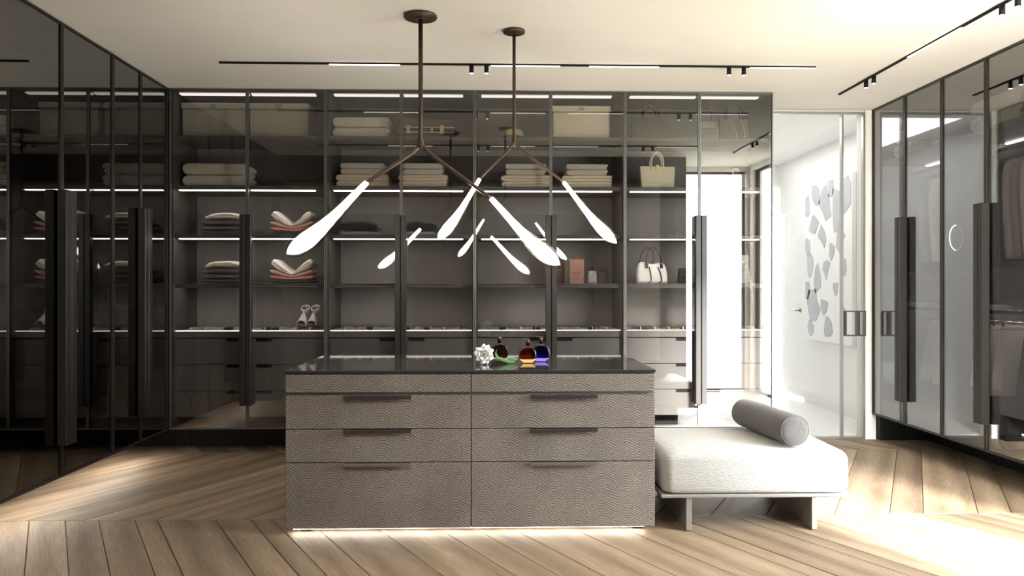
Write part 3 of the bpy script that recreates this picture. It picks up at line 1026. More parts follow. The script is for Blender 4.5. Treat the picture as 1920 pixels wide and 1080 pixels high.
# ------------------------------------------------------------------ island
IX0, IX1, IY0, IY1 = -1.034, 0.838, 3.93, 4.862
xm = -0.100
isl = thing('island_dresser', 'low island dresser wrapped in wavy taupe cloth under a smoked glass top', 'dresser', (xm, (IY0 + IY1) / 2, 0))
org = (xm, (IY0 + IY1) / 2, 0)
MB().cbox((IX0 - 0.004, IY0 - 0.006, 0.818), (IX1 + 0.004, IY1, 0.833), 0.002).build('glass_top', 'island_top', isl, org)
MB().box((IX0, IY0 + 0.020, 0.030), (IX1, IY1 - 0.006, 0.8135)).build('body', 'moire', isl, org)
MB().box((IX0 + 0.03, IY0 + 0.02, 0.814), (IX1 - 0.03, IY1 - 0.03, 0.8175)).build('spacer', 'steel', isl, org)
for x0, x1, ha, hb in ((IX0, xm - 0.0025, -0.741, -0.400), (xm + 0.0025, IX1, 0.201, 0.544)):
    MB().cbox((x0, IY0, 0.722), (x1, IY0 + 0.0195, 0.8125), 0.0015).build('frieze', 'moire', isl, org)
    for z0, z1, hm in ((0.5385, 0.7045), (0.3690, 0.5345), (0.0330, 0.3650)) and ((0.5385, 0.7045, 'dark_steel'), (0.3690, 0.5345, 'dark_steel'), (0.0330, 0.3650, 'steel')):
        dr = MB().cbox((x0, IY0, z0), (x1, IY0 + 0.0195, z1), 0.0015).build('drawer', 'moire', isl, org)
        hd = MB().cbox((ha, IY0 - 0.026, z1 - 0.003), (hb, IY0 + 0.010, z1 + 0.0005), 0.0008)
        hd.cbox((ha, IY0 - 0.026, z1 - 0.014), (hb, IY0 - 0.0225, z1 - 0.0031), 0.0008)
        hd.build('drawer_pull', hm, dr, org)
MB().box((IX0 + 0.03, IY0 + 0.03, 0.0225), (IX1 - 0.05, IY0 + 0.048, 0.0295)).build('led_strip', 'led_floor', isl, org)
for a in (IX0 + 0.06, IX1 - 0.10):
    for y in (IY0 + 0.07, IY1 - 0.12):
        MB().box((a, y, 0.0005), (a + 0.05, y + 0.05, 0.0298)).build('foot', 'black', isl, org)

# ------------------------------------------------------------------ perfume bottles and flower
def bottle(label, x, y, r, gl, liq, level, yaw):
    t = thing('perfume_bottle', label, 'bottle', (x, y, 0.8335), yaw, 'round perfume bottles on the island')
    d = 0.020
    fl_ = 0.88                                    # flattened foot
    zc = r * fl_ + 0.001
    n = 36
    ring = []
    for k in range(n):
        a_ = 2 * pi * k / n
        ring.append((r * cos(a_), max(r * sin(a_), -r * fl_)))
    mb = MB()
    mb.loft([[(p[0] * f, yy, zc + p[1] * (f if p[1] > -r * fl_ + 1e-4 else 1)) for p in ring] for f, yy in ((0.78, -d), (0.93, -d * 0.85), (1.0, -d * 0.45), (1.0, d * 0.45), (0.93, d * 0.85), (0.78, d))], True, True)
    mb.build('bottle_body', gl, t)
    ri = r * 0.965
    a0 = math.asin(level)
    seg = arc(0, zc, ri, 180 - math.degrees(a0), 360 + math.degrees(a0), 18)
    seg = [(p[0], max(p[1], zc - r * fl_ + 0.0006)) for p in seg]
    if liq:
        MB().prism(seg, -d * 1.03, d * 1.03, 0.003).build('perfume', liq, t)
    zn = zc + r * 0.97
    MB().lathe([(0.010, zn), (0.010, zn + 0.012), (0.0135, zn + 0.013), (0.0135, zn + 0.017)], n=16).build('neck', 'glass_brown' if gl != 'glass_blue' else 'glass_blue', t)
    cp = MB().lathe([(0.0125, zn + 0.0172), (0.0135, zn + 0.030), (0.010, zn + 0.034), (0.001, zn + 0.034)], n=16)
    cp.cbox((-0.030, -0.007, zn + 0.0342), (0.012, 0.007, zn + 0.0395), 0.001)
    cp.build('pump_cap', 'bronze', t)
    return t


bottle('dark brown round perfume bottle behind the white flower', 0.05, 4.47, 0.054, 'glass_brown', None, 0.0, 0.15)
bottle('amber round perfume bottle with a pale yellow rest of perfume', 0.206, 4.30, 0.051, 'glass_amber', 'perfume', -0.48, 0.0)
bottle('deep blue round perfume bottle beside the amber one', 0.285, 4.385, 0.054, 'glass_blue', 'perfume_blue', -0.52, -0.1)

fw = thing('peony', 'white cut peony lying on the smoked glass island top', 'flower', (-0.035, 4.215, 0.8335))
rp = random.Random(5)
C0 = Vector((0, 0, 0.056))
for ring_, (cnt, tilt, rr, ps) in enumerate(((4, 22, 0.012, 0.030), (6, 45, 0.020, 0.036), (8, 70, 0.026, 0.040), (9, 98, 0.028, 0.040))):
    for k in range(cnt):
        a_ = 2 * pi * k / cnt + ring_ * 0.4 + rp.uniform(-0.15, 0.15)
        mb = MB()
        rings = []
        for iu in range(6):
            u_ = iu / 5
            w = ps * (0.25 + 0.95 * sin(pi * (0.12 + 0.72 * u_))) * 0.8
            row = []
            for iv in range(7):
                v_ = iv / 6 * 2 - 1
                zz = ps * 1.15 * u_ - 0.014 * (abs(v_) ** 2.2) * u_ + (0.0016 * sin(v_ * 6 + k) if iu == 5 else 0)
                row.append((w * v_ * 0.62, -0.012 * (v_ * v_) + 0.010 * u_ * u_, zz))
            rings.append(row)
        back = [[(p[0], p[1] + 0.0012, p[2]) for p in reversed(r_)] for r_ in rings]
        mb.loft([f_ + b_ for f_, b_ in zip(rings, back)], True, True)
        Rt = Matrix.Translation(C0) @ Matrix.Rotation(radians(90), 4, 'X') @ Matrix.Rotation(a_, 4, 'Z') @ Matrix.Translation((0, -rr * 0.35, 0)) @ Matrix.Rotation(radians(tilt), 4, 'X')
        mb.xf(Rt)
        zmin = min(p[2] for p in mb.v)
        if zmin < 0.001:
            mb.v = [(p[0], p[1], max(p[2], 0.001 + 0.0002 * (k % 5))) for p in mb.v]
        mb.build('petal', 'petal', fw)
st = spline([(0.0, 0.015, 0.05), (0.05, 0.03, 0.022), (0.12, 0.05, 0.012), (0.17, 0.07, 0.009)], 5)
MB().tube(st, 0.0055, 10).build('stem', 'stem', fw)
for pts, w in (([(0.045, 0.02, 0.03), (0.085, 0.02, 0.028), (0.13, 0.03, 0.012), (0.165, 0.03, 0.006)], 0.010),
               ([(0.10, 0.045, 0.016), (0.075, 0.035, 0.035), (0.062, 0.02, 0.058), (0.07, 0.005, 0.082)], 0.007),
               ([(0.10, 0.05, 0.016), (0.13, 0.06, 0.026), (0.17, 0.07, 0.022), (0.19, 0.085, 0.016)], 0.009)):
    sp_ = spline(pts, 5)
    L_ = len(sp_)
    MB().tube(sp_, [max(0.0012, w * sin(pi * (0.08 + 0.9 * q / (L_ - 1)))) for q in range(L_)], 8, 0.18).build('leaf', 'leaf', fw)

# ------------------------------------------------------------------ bench and bolster
bx0, bx1, by0, by1 = 0.872, 1.858, 3.93, 4.665
bench = thing('upholstered_bench', 'wide low bench in pale woven cloth on taupe metal plates', 'bench', ((bx0 + bx1) / 2, (by0 + by1) / 2, 0))
org = ((bx0 + bx1) / 2, (by0 + by1) / 2, 0)
MB().cbox((bx0, by0, 0.174), (bx1, by1, 0.192), 0.004).build('base_plate', 'bench_metal', bench, org)
for a in (1.003, 1.655):
    MB().cbox((a, by0 + 0.015, 0.003), (a + 0.029, by1 - 0.03, 0.1735), 0.003).build('leg', 'bench_metal', bench, org)
    g = MB().box((a + 0.006, by0 + 0.03, 0.0003), (a + 0.023, by0 + 0.06, 0.0028)).box((a + 0.006, by1 - 0.08, 0.0003), (a + 0.023, by1 - 0.05, 0.0028))
    g.build('glide', 'chrome', bench, org)


def soft_box(lo, hi, r, crown=0.0, n=6, nx=14, ny=10):
    """cushion: rounded box with a slightly crowned top"""
    x0, y0, z0 = lo
    x1, y1, z1 = hi
    rings = []
    prof = [(r * 0.55, z0), (r * 0.15, z0 + r * 0.2), (0.0, z0 + r * 0.6), (0.0, (z0 + z1) / 2), (0.0, z1 - r)]
    prof += [(r - r * cos(radians(t)), z1 - r + r * sin(radians(t))) for t in (20, 40, 60, 78)]

    def loop(ins, z, rr):
        pts = []
        a0, a1, b0, b1 = x0 + ins, x1 - ins, y0 + ins, y1 - ins
        for cx, cy, s in ((a1 - rr, b1 - rr, 0), (a0 + rr, b1 - rr, 90), (a0 + rr, b0 + rr, 180), (a1 - rr, b0 + rr, 270)):
            for t in range(7):
                an = radians(s + 15 * t)
                pts.append((cx + rr * cos(an), cy + rr * sin(an), z))
        return pts
    rc = 0.05
    rings = [loop(i_, z, rc) for i_, z in prof]
    for k in range(1, 7):
        ins = r * 0.8 + (min(x1 - x0, y1 - y0) / 2 - r * 0.8) * k / 6.5
        rings.append(loop(ins, z1 - r * 0.022 + crown * sin(pi / 2 * k / 6), max(0.004, rc * (1 - k / 7))))
    return MB().loft(rings)


soft_box((bx0 + 0.012, by0 - 0.002, 0.1925), (bx1 - 0.004, by1 + 0.004, 0.408), 0.045, 0.012).jitter(0.003, 5, 2).build('cushion', 'bench_cloth', bench, org)

bo = thing('bolster_cushion', 'round charcoal bolster cushion lying on the pale bench', 'cushion', (1.555, 4.30, 0.4205), radians(6.3))
r, L = 0.083, 0.63
pr = [(0.001, -L / 2), (r * 0.55, -L / 2 - 0.001), (r * 0.82, -L / 2 + 0.004), (r * 0.95, -L / 2 + 0.014), (r, -L / 2 + 0.032), (r * 1.0, -L / 4), (r * 1.005, 0), (r, L / 4),
      (r, L / 2 - 0.032), (r * 0.95, L / 2 - 0.014), (r * 0.82, L / 2 - 0.004), (r * 0.55, L / 2 + 0.001), (0.001, L / 2)]
MB().lathe(pr, (0, 0, r + 0.001), 40, 'y').jitter(0.002, 9, 4).build('bolster_cover', 'bolster_cloth', bo)
for sg in (-1, 1):
    ringp = [(r * 0.93 * cos(2 * pi * k / 40), sg * (L / 2 - 0.011), r + 0.001 + r * 0.93 * sin(2 * pi * k / 40)) for k in range(41)]
    MB().tube(ringp, 0.003, 6).build('seam_piping', 'bolster_cloth', bo)
# ------------------------------------------------------------------ folded towels
def fold_mesh(w, d, t, layers=2, seed=0, over=0.0, fuzz=0.0018):
    """one folded towel: a serpentine sheet; fold on the left, open ends on the right; front at y = 0"""
    cl = []
    for k in range(layers):
        z = t * (k + 0.5)
        xr = w / 2 - 0.002 - over * (k % 2) - (t * 0.5 if k not in (0, layers - 1) or layers > 2 and k % 2 else 0)
        xl = -w / 2 + t
        seg = [(xr + (xl - xr) * i / 8, z) for i in range(9)]
        if k % 2:
            seg.reverse()
        cl += seg
        if k < layers - 1:
            if k % 2 == 0:
                cl += [(xl - t * 0.5 * sin(radians(a)), z + t * 0.5 - t * 0.5 * cos(radians(a))) for a in (30, 60, 90, 120, 150)]
            else:
                cl += [(xr + t * 0.5 * sin(radians(a)), z + t * 0.5 - t * 0.5 * cos(radians(a))) for a in (30, 60, 90, 120, 150)]
    P = [Vector(p) for p in cl]

    def contour(h):
        lft, rgt = [], []
        for i, p in enumerate(P):
            tg = (P[min(i + 1, len(P) - 1)] - P[max(i - 1, 0)]).normalized()
            nn = Vector((-tg.y, tg.x))
            lft.append(p + nn * h)
            rgt.append(p - nn * h)
        t0 = (P[0] - P[1]).normalized()
        t1 = (P[-1] - P[-2]).normalized()
        return lft + [P[-1] + t1 * h * 0.7] + rgt[::-1] + [P[0] + t0 * h * 0.7]
    h = t * 0.485
    rings = []
    for f, y in ((0.45, 0.0), (0.80, t * 0.15), (1.0, t * 0.5), (1.0, d * 0.35), (1.0, d * 0.7), (1.0, d - t * 0.5), (0.8, d - t * 0.15), (0.45, d)):
        rings.append([(p.x, y, p.y) for p in contour(h * f)])
    mb = MB().loft(rings)
    mb.v = [(x, y, max(0.0005, z)) for x, y, z in mb.jitter(fuzz, 22, seed).v]
    return mb


def roll_mesh(w, d, t, seed=0, fuzz=0.002):
    """thick folded bath towel: one round fold on the left, two soft layer ends on the right"""
    r = t / 2
    rings = []
    for f, y in ((0.70, 0.0), (0.90, r * 0.3), (1.0, r * 0.9), (1.0, d * 0.4), (1.0, d * 0.7), (1.0, d - r * 0.9), (0.9, d - r * 0.3), (0.7, d)):
        h = r * f
        q = h / 2
        loop = [(w / 2 - q - (w - r - q) * k / 10, r + h) for k in range(11)]
        loop += [(-w / 2 + r - h * sin(radians(a_)), r + h * cos(radians(a_))) for a_ in range(20, 180, 20)]
        loop += [(-w / 2 + r + (w - r - q) * k / 10, r - h) for k in range(11)]
        loop += [(w / 2 - q + q * 1.05 * sin(radians(a_)) - 0.010, r - q - q * cos(radians(a_))) for a_ in (25, 60, 90, 120, 155)]
        loop += [(w / 2 - q - 0.016, r)]
        loop += [(w / 2 - q + q * 1.05 * sin(radians(a_)), r + q - q * cos(radians(a_))) for a_ in (25, 60, 90, 120, 155)]
        rings.append([(p[0], y, p[1]) for p in loop])
    mb = MB().loft(rings)
    mb.v = [(x, y, max(0.0005, z)) for x, y, z in mb.jitter(fuzz, 22, seed).v]
    return mb


def towel(name, label, x0, x1, y, z, t, m, group, seed, d=0.30, layers=2, over=0.006, rz=0.0, cat='towel'):
    o = (fold_mesh(x1 - x0, d, t, layers, seed, over) if cat == 'blanket' else roll_mesh(x1 - x0, d, t * 2, seed)).build(name, m)
    o.location = ((x0 + x1) / 2, y, z)
    o.rotation_euler = (0, 0, rz)
    tag(o, label, cat, group)
    return o


Z1, Z2, Z3, Z4, Z0 = 2.3865, 2.0145, 1.6505, 1.2845, 0.9695
YF = 5.875
towel('bath_towel', 'lower cream bath towel on the second shelf of the wardrobe at the left corner', -2.325, -1.85, YF, Z2, 0.0445, 'terry', 'pairs of thick bath towels', 1)
towel('bath_towel', 'upper cream bath towel on the second shelf of the wardrobe at the left corner', -2.327, -1.852, YF + 0.004, Z2 + 0.090, 0.0445, 'terry', 'pairs of thick bath towels', 2)
towel('bath_towel', 'lower cream bath towel on the top shelf beside the brown suitcase', -1.200, -0.768, YF, Z1, 0.0400, 'terry', 'pairs of thick bath towels', 3)
towel('bath_towel', 'upper cream bath towel on the top shelf beside the brown suitcase', -1.202, -0.770, YF + 0.004, Z1 + 0.081, 0.0400, 'terry', 'pairs of thick bath towels', 4)
for k, (a, b, where) in enumerate(((-1.169, -0.787, 'first stack from the left'), (-0.699, -0.336, 'second stack from the left'), (0.081, 0.447, 'third stack from the left'), (0.544, 0.92, 'fourth stack from the left'))):
    g = 'stacks of blankets and towels on the second shelf'
    towel('blanket', 'bottom beige folded blanket of the %s on the second shelf' % where, a, b, YF, Z2, 0.0235, 'blanket', g, 10 + k, over=0.0, cat='blanket')
    towel('blanket', 'second beige folded blanket from below in the %s' % where, a - 0.004, b + 0.002, YF + 0.003, Z2 + 0.0478, 0.0235, 'blanket', g, 20 + k, over=-0.002, cat='blanket')
    towel('hand_towel', 'lower oatmeal hand towel of the %s on the second shelf' % where, a + 0.03, b - 0.025, YF + 0.006, Z2 + 0.0957, 0.0220, 'terry_grey', g, 30 + k)
    towel('hand_towel', 'topmost oatmeal hand towel of the %s on the second shelf' % where, a + 0.028, b - 0.023, YF + 0.009, Z2 + 0.1405, 0.0220, 'terry_grey', g, 40 + k)
# right wall shelf
RX = XR + 0.07
for (yc, w, where) in ((4.870, 0.52, 'above the hanging coats'), (5.478, 0.23, 'above the white jackets'), (5.98, 0.28, 'nearest the white glass door')):
    for q, nm in ((0, 'lower'), (1, 'upper')):
        o = towel('bath_towel', '%s pale towel on the high shelf of the right wall, %s' % (nm, where), -w / 2, w / 2, 0, 0, 0.052, 'terry', 'towels on the high shelf of the right wall', 50 + q, d=0.40, rz=-pi / 2)
        o.location = (RX + 0.004 * q, yc, 2.2845 + 0.105 * q)


# ------------------------------------------------------------------ folded knitwear
def slab(w, d, zb, zt, seed=0, amp=0.004, nx=26, ny=9, pw=7.0, skew=0.0):
    """soft folded garment: zb(u) / zt(u) give its underside and top across the width, u in -1..1"""
    rings = []
    for j in range(ny + 1):
        v = j / ny * 2 - 1
        fy = (1 - abs(v) ** 6) ** 0.5 if abs(v) < 1 else 0.0
        fy = max(0.12, fy)
        top, bot = [], []
        for i in range(nx + 1):
            u = sin((i / nx * 2 - 1) * pi / 2)
            fx = max(0.06, (1 - abs(u) ** pw) ** 0.5 if abs(u) < 1 else 0.0)
            a, b = zb(u), zt(u)
            mid, hh = (a + b) / 2, (b - a) / 2
            k = 1 - 0.02 * (1 - fy)
            x = u * w / 2 * k + skew * v
            y = d / 2 * v
            top.append((x, y, mid + hh * fx * (0.35 + 0.65 * fy)))
            bot.append((x, y, mid - hh * fx * (0.35 + 0.65 * fy)))
        rings.append(bot + top[::-1])
    mb = MB().loft(rings)
    base = mb.v
    z0 = min(p[2] for p in base)
    mb.jitter(amp, 16, seed)
    mb.v = [(x, y, max(z, z0)) for x, y, z in mb.v]
    return mb


def garment(name, label, x, z, w, d, zb, zt, m, group, seed, amp=0.0035, y=None, rz=0.0, **k):
    o = slab(w, d, zb, zt, seed, amp, **k).build(name, m)
    o.location = (x, (YF + d / 2) if y is None else y, z)
    o.rotation_euler = (0, 0, rz)
    return tag(o, label, 'sweater', group)


def c_(v):
    return lambda u: v


for k, (z, where) in enumerate(((Z3, 'third shelf'), (Z4, 'fourth shelf'))):
    g = 'pink and white knits at the left corner'
    xc = -1.505
    garment('folded_sweater', 'charcoal folded sweater under the coral one on the %s' % where, xc + 0.01, z, 0.31, 0.25, c_(0.0005), lambda u: 0.028, 'knit_charcoal', g, 60 + k)
    garment('folded_sweater', 'coral folded sweater above the charcoal one on the %s' % where, xc, z, 0.325, 0.25, lambda u: 0.029, lambda u: 0.046 + 0.026 * abs(u) ** 1.3, 'knit_coral', g, 62 + k, pw=5)
    garment('folded_sweater', 'blush folded sweater under the white one on the %s' % where, xc, z, 0.325, 0.25, lambda u: 0.047 + 0.026 * abs(u) ** 1.3, lambda u: 0.060 + 0.056 * abs(u) ** 1.15, 'knit_blush', g, 64 + k, pw=5)
    garment('folded_sweater', 'white folded sweater sagging in the middle, on the %s' % where, xc, z, 0.30, 0.25, lambda u: 0.062 + 0.055 * abs(u) ** 1.1, lambda u: 0.080 + 0.120 * min(1, abs(u) * 1.15) ** 1.15 - 0.02 * abs(u) ** 8, 'knit_white', g, 66 + k, 0.007, pw=8)
    g = 'grey and olive knits at the left corner'
    xc = -2.020
    garment('folded_sweater', 'bottom dusky folded sweater of the grey stack on the %s' % where, xc - 0.012, z, 0.30, 0.25, c_(0.0005), c_(0.034), 'knit_dusk', g, 70 + k)
    garment('folded_sweater', 'slate folded sweater second from below in the grey stack on the %s' % where, xc - 0.012, z, 0.30, 0.25, c_(0.0345), c_(0.070), 'knit_slate', g, 72 + k)
    garment('folded_sweater', 'olive folded sweater under the oatmeal one on the %s' % where, xc, z, 0.315, 0.25, c_(0.0705), lambda u: 0.118 - 0.01 * u * u, 'knit_olive', g, 74 + k, pw=8)
    garment('folded_sweater', 'oatmeal folded sweater on top of the grey stack on the %s' % where, xc + 0.012, z, 0.285, 0.25, lambda u: 0.1185 - 0.01 * u * u, lambda u: 0.170 - 0.018 * u * u, 'knit_oat', g, 76 + k, 0.006, pw=8)
for k, (xc, where) in enumerate(((-1.005, 'beside the side wall'), (-0.552, 'behind the wardrobe handles'))):
    g = 'dark knits on the third shelf'
    garment('folded_sweater', 'silver grey folded sweater under the black one, %s' % where, xc - 0.005, Z3, 0.275, 0.25, c_(0.0005), c_(0.030), 'knit_silver', g, 80 + k)
    garment('folded_sweater', 'black folded sweater on a silver grey one, %s' % where, xc, Z3, 0.290, 0.25, c_(0.0305), lambda u: 0.118 - 0.018 * u * u, 'knit_black', g, 82 + k, 0.006, pw=5)


# ------------------------------------------------------------------ storage boxes
def storage_box(label, x0, x1, z0, z1, m, notch=True):
    w = x1 - x0
    t = thing('storage_box', label, 'box', ((x0 + x1) / 2, YF + 0.16, z0), 0, 'linen boxes on the top shelf')
    d, lh = 0.30, 0.045
    h = z1 - z0
    MB().cbox((-w / 2 + 0.008, -d / 2 + 0.006, 0.0005), (w / 2 - 0.008, d / 2 - 0.006, h - lh - 0.001), 0.004).build('box_body', m, t)
    MB().cbox((-w / 2, -d / 2, h - lh), (w / 2, d / 2, h), 0.004).build('lid', m, t)
    MB().cbox((-0.022, -d / 2 - 0.0035, h - lh * 0.80), (0.022, -d / 2 - 0.0005, h - lh * 0.25), 0.001).build('label_holder', 'steel', t)
    return t


storage_box('grey linen lidded box on the top shelf, touching the left corner', -2.330, -1.852, Z1, 2.645, 'linen_box')
storage_box('grey linen lidded box on the top shelf, second from the left corner', -1.824, -1.372, Z1, 2.645, 'linen_box')
storage_box('pale sand lidded box on the top shelf of the third wardrobe', 0.470, 0.916, Z1, 2.640, 'linen_box2')

# ------------------------------------------------------------------ suitcase
sc = thing('suitcase', 'dark brown suitcase with sand straps lying on the top shelf', 'suitcase', (-0.485, YF + 0.15, Z1))


def rrect(w, z0, z1, r, n=5):
    return arc(w / 2 - r, z0 + r, r, -90, 0, n) + arc(w / 2 - r, z1 - r, r, 0, 90, n) + arc(-w / 2 + r, z1 - r, r, 90, 180, n) + arc(-w / 2 + r, z0 + r, r, 180, 270, n)


MB().prism(rrect(0.43, 0.0005, 0.066, 0.012), -0.14, 0.14, 0.012).build('lower_shell', 'suitcase', sc)
MB().prism(rrect(0.43, 0.0665, 0.155, 0.035), -0.14, 0.14, 0.012).build('upper_shell', 'suitcase', sc)
for z in (0.046, 0.082):
    MB().cbox((-0.212, -0.145, z - 0.0035), (0.212, -0.1405, z + 0.0035), 0.001).build('trim_band', 'strap', sc)
for x in (-0.14, 0.115):
    MB().cbox((x - 0.015, -0.1495, 0.034), (x + 0.015, -0.1452, 0.098), 0.0015).build('clasp_strap', 'strap', sc)
hn = MB().tube([(-0.045, -0.146, 0.064), (-0.045, -0.160, 0.064), (0.028, -0.160, 0.064), (0.028, -0.146, 0.064)], 0.005, 8)
hn.build('carry_handle', 'leather_dark', sc)
MB().cbox((0.030, -0.1475, 0.052), (0.048, -0.1409, 0.078), 0.001).build('lock', 'strap', sc)

# ------------------------------------------------------------------ straw hat
hat = thing('straw_hat', 'pale straw hat on the top shelf of the third wardrobe', 'hat', (0.170, YF + 0.17, Z1))
MB().lathe([(0.001, 0.102), (0.045, 0.101), (0.072, 0.092), (0.084, 0.072), (0.088, 0.040), (0.092, 0.018), (0.120, 0.012), (0.150, 0.010), (0.153, 0.006), (0.120, 0.006), (0.085, 0.008), (0.080, 0.060), (0.001, 0.095)], n=40).jitter(0.002, 14, 3).build('hat_body', 'straw', hat)
MB().lathe([(0.0905, 0.020), (0.0925, 0.020), (0.0895, 0.042), (0.0875, 0.042)], n=40).build('hat_band', 'kraft_dark', hat)


# ------------------------------------------------------------------ bags
def taper(mb, h, kt, kb=1.0, pinch=0.0):
    mb.v = [(x, y * (kb + (kt - kb) * min(1, max(0, z / h))), z) for x, y, z in mb.v]
    return mb


def handle_arc(x0, x1, z, rise, y, r, lean=0.0, n=14):
    cx, hw = (x0 + x1) / 2, (x1 - x0) / 2
    return MB().tube([(cx - hw * cos(pi * k / n) * (1 + 0.06 * sin(pi * k / n)), y + lean * sin(pi * k / n), z + rise * sin(pi * k / n) ** 0.8 if 0 < k < n else z) for k in range(n + 1)], r, 8)


# dark doctor bag
b = thing('handbag', 'dark plain doctor bag with rounded top on the top shelf', 'bag', (1.238, YF + 0.11, Z1), 0, 'handbags in the wardrobe beside the glass door')
pl = [(-0.148, 0.0005), (0.148, 0.0005), (0.138, 0.13)] + arc(0.098, 0.150, 0.037, 0, 90, 5) + arc(-0.098, 0.150, 0.037, 90, 180, 5) + [(-0.138, 0.13)]
taper(MB().prism(pl, -0.075, 0.075, 0.012), 0.19, 0.55).build('bag_body', 'leather_dark', b)
for y in (-0.045, 0.045):
    handle_arc(-0.06, 0.06, 0.176, 0.105, y * 0.9, 0.006, -0.01 if y < 0 else 0.01).build('bag_handle', 'leather_black', b)
MB().cbox((-0.115, -0.006, 0.186), (0.115, 0.006, 0.191), 0.002).build('frame_bar', 'gold', b)

# shiny bronze bag
b = thing('handbag', 'crinkled shiny bronze bag on the top shelf, left of the yellow-trimmed bag', 'bag', (1.677, YF + 0.10, Z1), 0, 'handbags in the wardrobe beside the glass door')
pl = [(-0.070, 0.0005), (0.076, 0.0005), (0.090, 0.08), (0.086, 0.155), (0.0, 0.165), (-0.082, 0.160), (-0.090, 0.09)]
mb = taper(MB().prism(pl, -0.06, 0.06, 0.012), 0.165, 0.5).jitter(0.006, 28, 5)
mb.v = [(x, y, max(0.0005, z)) for x, y, z in mb.v]
mb.build('bag_body', 'patent', b)
MB().cbox((-0.060, -0.052, 0.095), (0.055, -0.046, 0.150), 0.003).build('flap', 'patent', b)
for y in (-0.025, 0.03):
    handle_arc(-0.055, 0.055, 0.158, 0.135, y, 0.0045, 0.01).build('bag_handle', 'leather_brown', b)
for x in (-0.078, 0.062):
    MB().cbox((x, -0.062, 0.006), (x + 0.016, -0.0605, 0.090), 0.0005).build('shoulder_strap', 'patent', b)

# umber bag with yellow trims
b = thing('handbag', 'umber brown tote with yellow curved trims on the top shelf', 'bag', (1.890, YF + 0.11, Z1), 0, 'handbags in the wardrobe beside the glass door')
pl = [(-0.108, 0.0005), (0.108, 0.0005), (0.118, 0.08), (0.105, 0.175), (0.05, 0.182), (0.0, 0.172), (-0.05, 0.182), (-0.105, 0.175), (-0.118, 0.08)]
taper(MB().prism(pl, -0.075, 0.075, 0.012), 0.18, 0.45).build('bag_body', 'leather_brown', b)
for x in (0.0, 0.065):
    MB().tube(spline([(x - 0.02, -0.047, 0.158), (x - 0.003, -0.060, 0.10), (x + 0.004, -0.072, 0.05), (x - 0.002, -0.076, 0.010)], 5), 0.0045, 8).build('trim_piping', 'gold', b)
for y in (-0.035, 0.035):
    handle_arc(-0.065, 0.065, 0.165, 0.125, y, 0.0055, 0.0).build('bag_handle', 'leather_black', b)

# cream handbag
b = thing('handbag', 'boxy cream handbag with round handle and small gold clasp', 'bag', (1.285, YF + 0.09, Z2), 0, 'handbags in the wardrobe beside the glass door')
pl = [(-0.126, 0.0005), (0.126, 0.0005), (0.136, 0.165), (0.131, 0.170), (-0.131, 0.176), (-0.136, 0.171)]
taper(MB().prism(pl, -0.055, 0.055, 0.006), 0.17, 0.75).build('bag_body', 'leather_cream', b)
for y in (-0.028, 0.028):
    handle_arc(-0.047, 0.047, 0.168, 0.115, y, 0.0075, -0.006 if y < 0 else 0.006).build('bag_handle', 'leather_cream', b)
for x in (-0.047, 0.047):
    MB().lathe([(0.009, -0.0475), (0.010, -0.0425), (0.010, -0.0400)], (x, 0, 0.160), 14, 'y').build('handle_ring', 'gold', b)
MB().cbox((-0.014, -0.0475, 0.135), (0.014, -0.043, 0.182), 0.003).build('flap_tab', 'leather_cream', b)
cl = MB().cbox((-0.009, -0.0505, 0.141), (0.009, -0.0478, 0.146), 0.0008)
cl.cbox((-0.006, -0.0505, 0.130), (0.006, -0.0468, 0.139), 0.0008)
cl.build('clasp', 'gold', b)

# small clear bag with ring handle
b = thing('handbag', 'small pale bag with a ring handle, half hidden by the window reflection', 'bag', (1.925, YF + 0.09, Z2), 0, 'handbags in the wardrobe beside the glass door')
pl = [(-0.070, 0.0005), (0.070, 0.0005), (0.050, 0.118), (-0.050, 0.118)]
taper(MB().prism(pl, -0.04, 0.04, 0.006), 0.118, 0.6).build('bag_body', 'leather_grey', b)
MB().tube([(0.024 * cos(2 * pi * k / 24) - 0.02, 0, 0.140 + 0.024 * sin(2 * pi * k / 24)) for k in range(25)], 0.0035, 8).build('ring_handle', 'chrome', b)

# white handbag with black trims
b = thing('handbag', 'white handbag with black piping and tall black handles', 'bag', (1.243, YF + 0.10, Z4), 0.0, 'handbags in the wardrobe beside the glass door')
pl = [(-0.118, 0.004), (-0.108, 0.0005), (0.108, 0.0005), (0.118, 0.004), (0.119, 0.06), (0.112, 0.115), (0.098, 0.150), (0.078, 0.164), (0.045, 0.158), (0.012, 0.150), (-0.015, 0.153),
      (-0.045, 0.163), (-0.075, 0.168), (-0.098, 0.158), (-0.110, 0.125), (-0.118, 0.06)]
taper(MB().prism(pl, -0.07, 0.07, 0.016, True), 0.165, 0.45).build('bag_body', 'leather_white', b)
for pts in ([(-0.022, -0.047, 0.128), (-0.014, -0.056, 0.09), (-0.010, -0.066, 0.05), (-0.013, -0.071, 0.018), (-0.036, -0.0675, 0.003)],
            [(0.046, -0.047, 0.126), (0.060, -0.056, 0.09), (0.068, -0.066, 0.05), (0.068, -0.071, 0.018), (0.044, -0.0675, 0.003)]):
    MB().tube(spline(pts, 5), 0.0042, 8).build('black_piping', 'leather_black', b)
MB().tube(spline([(-0.042, -0.046, 0.150), (-0.042, -0.047, 0.200), (-0.022, -0.044, 0.262), (0.016, -0.044, 0.280), (0.052, -0.044, 0.242), (0.069, -0.047, 0.190), (0.072, -0.046, 0.145)], 5), 0.0055, 10).build('bag_handle', 'leather_black', b)
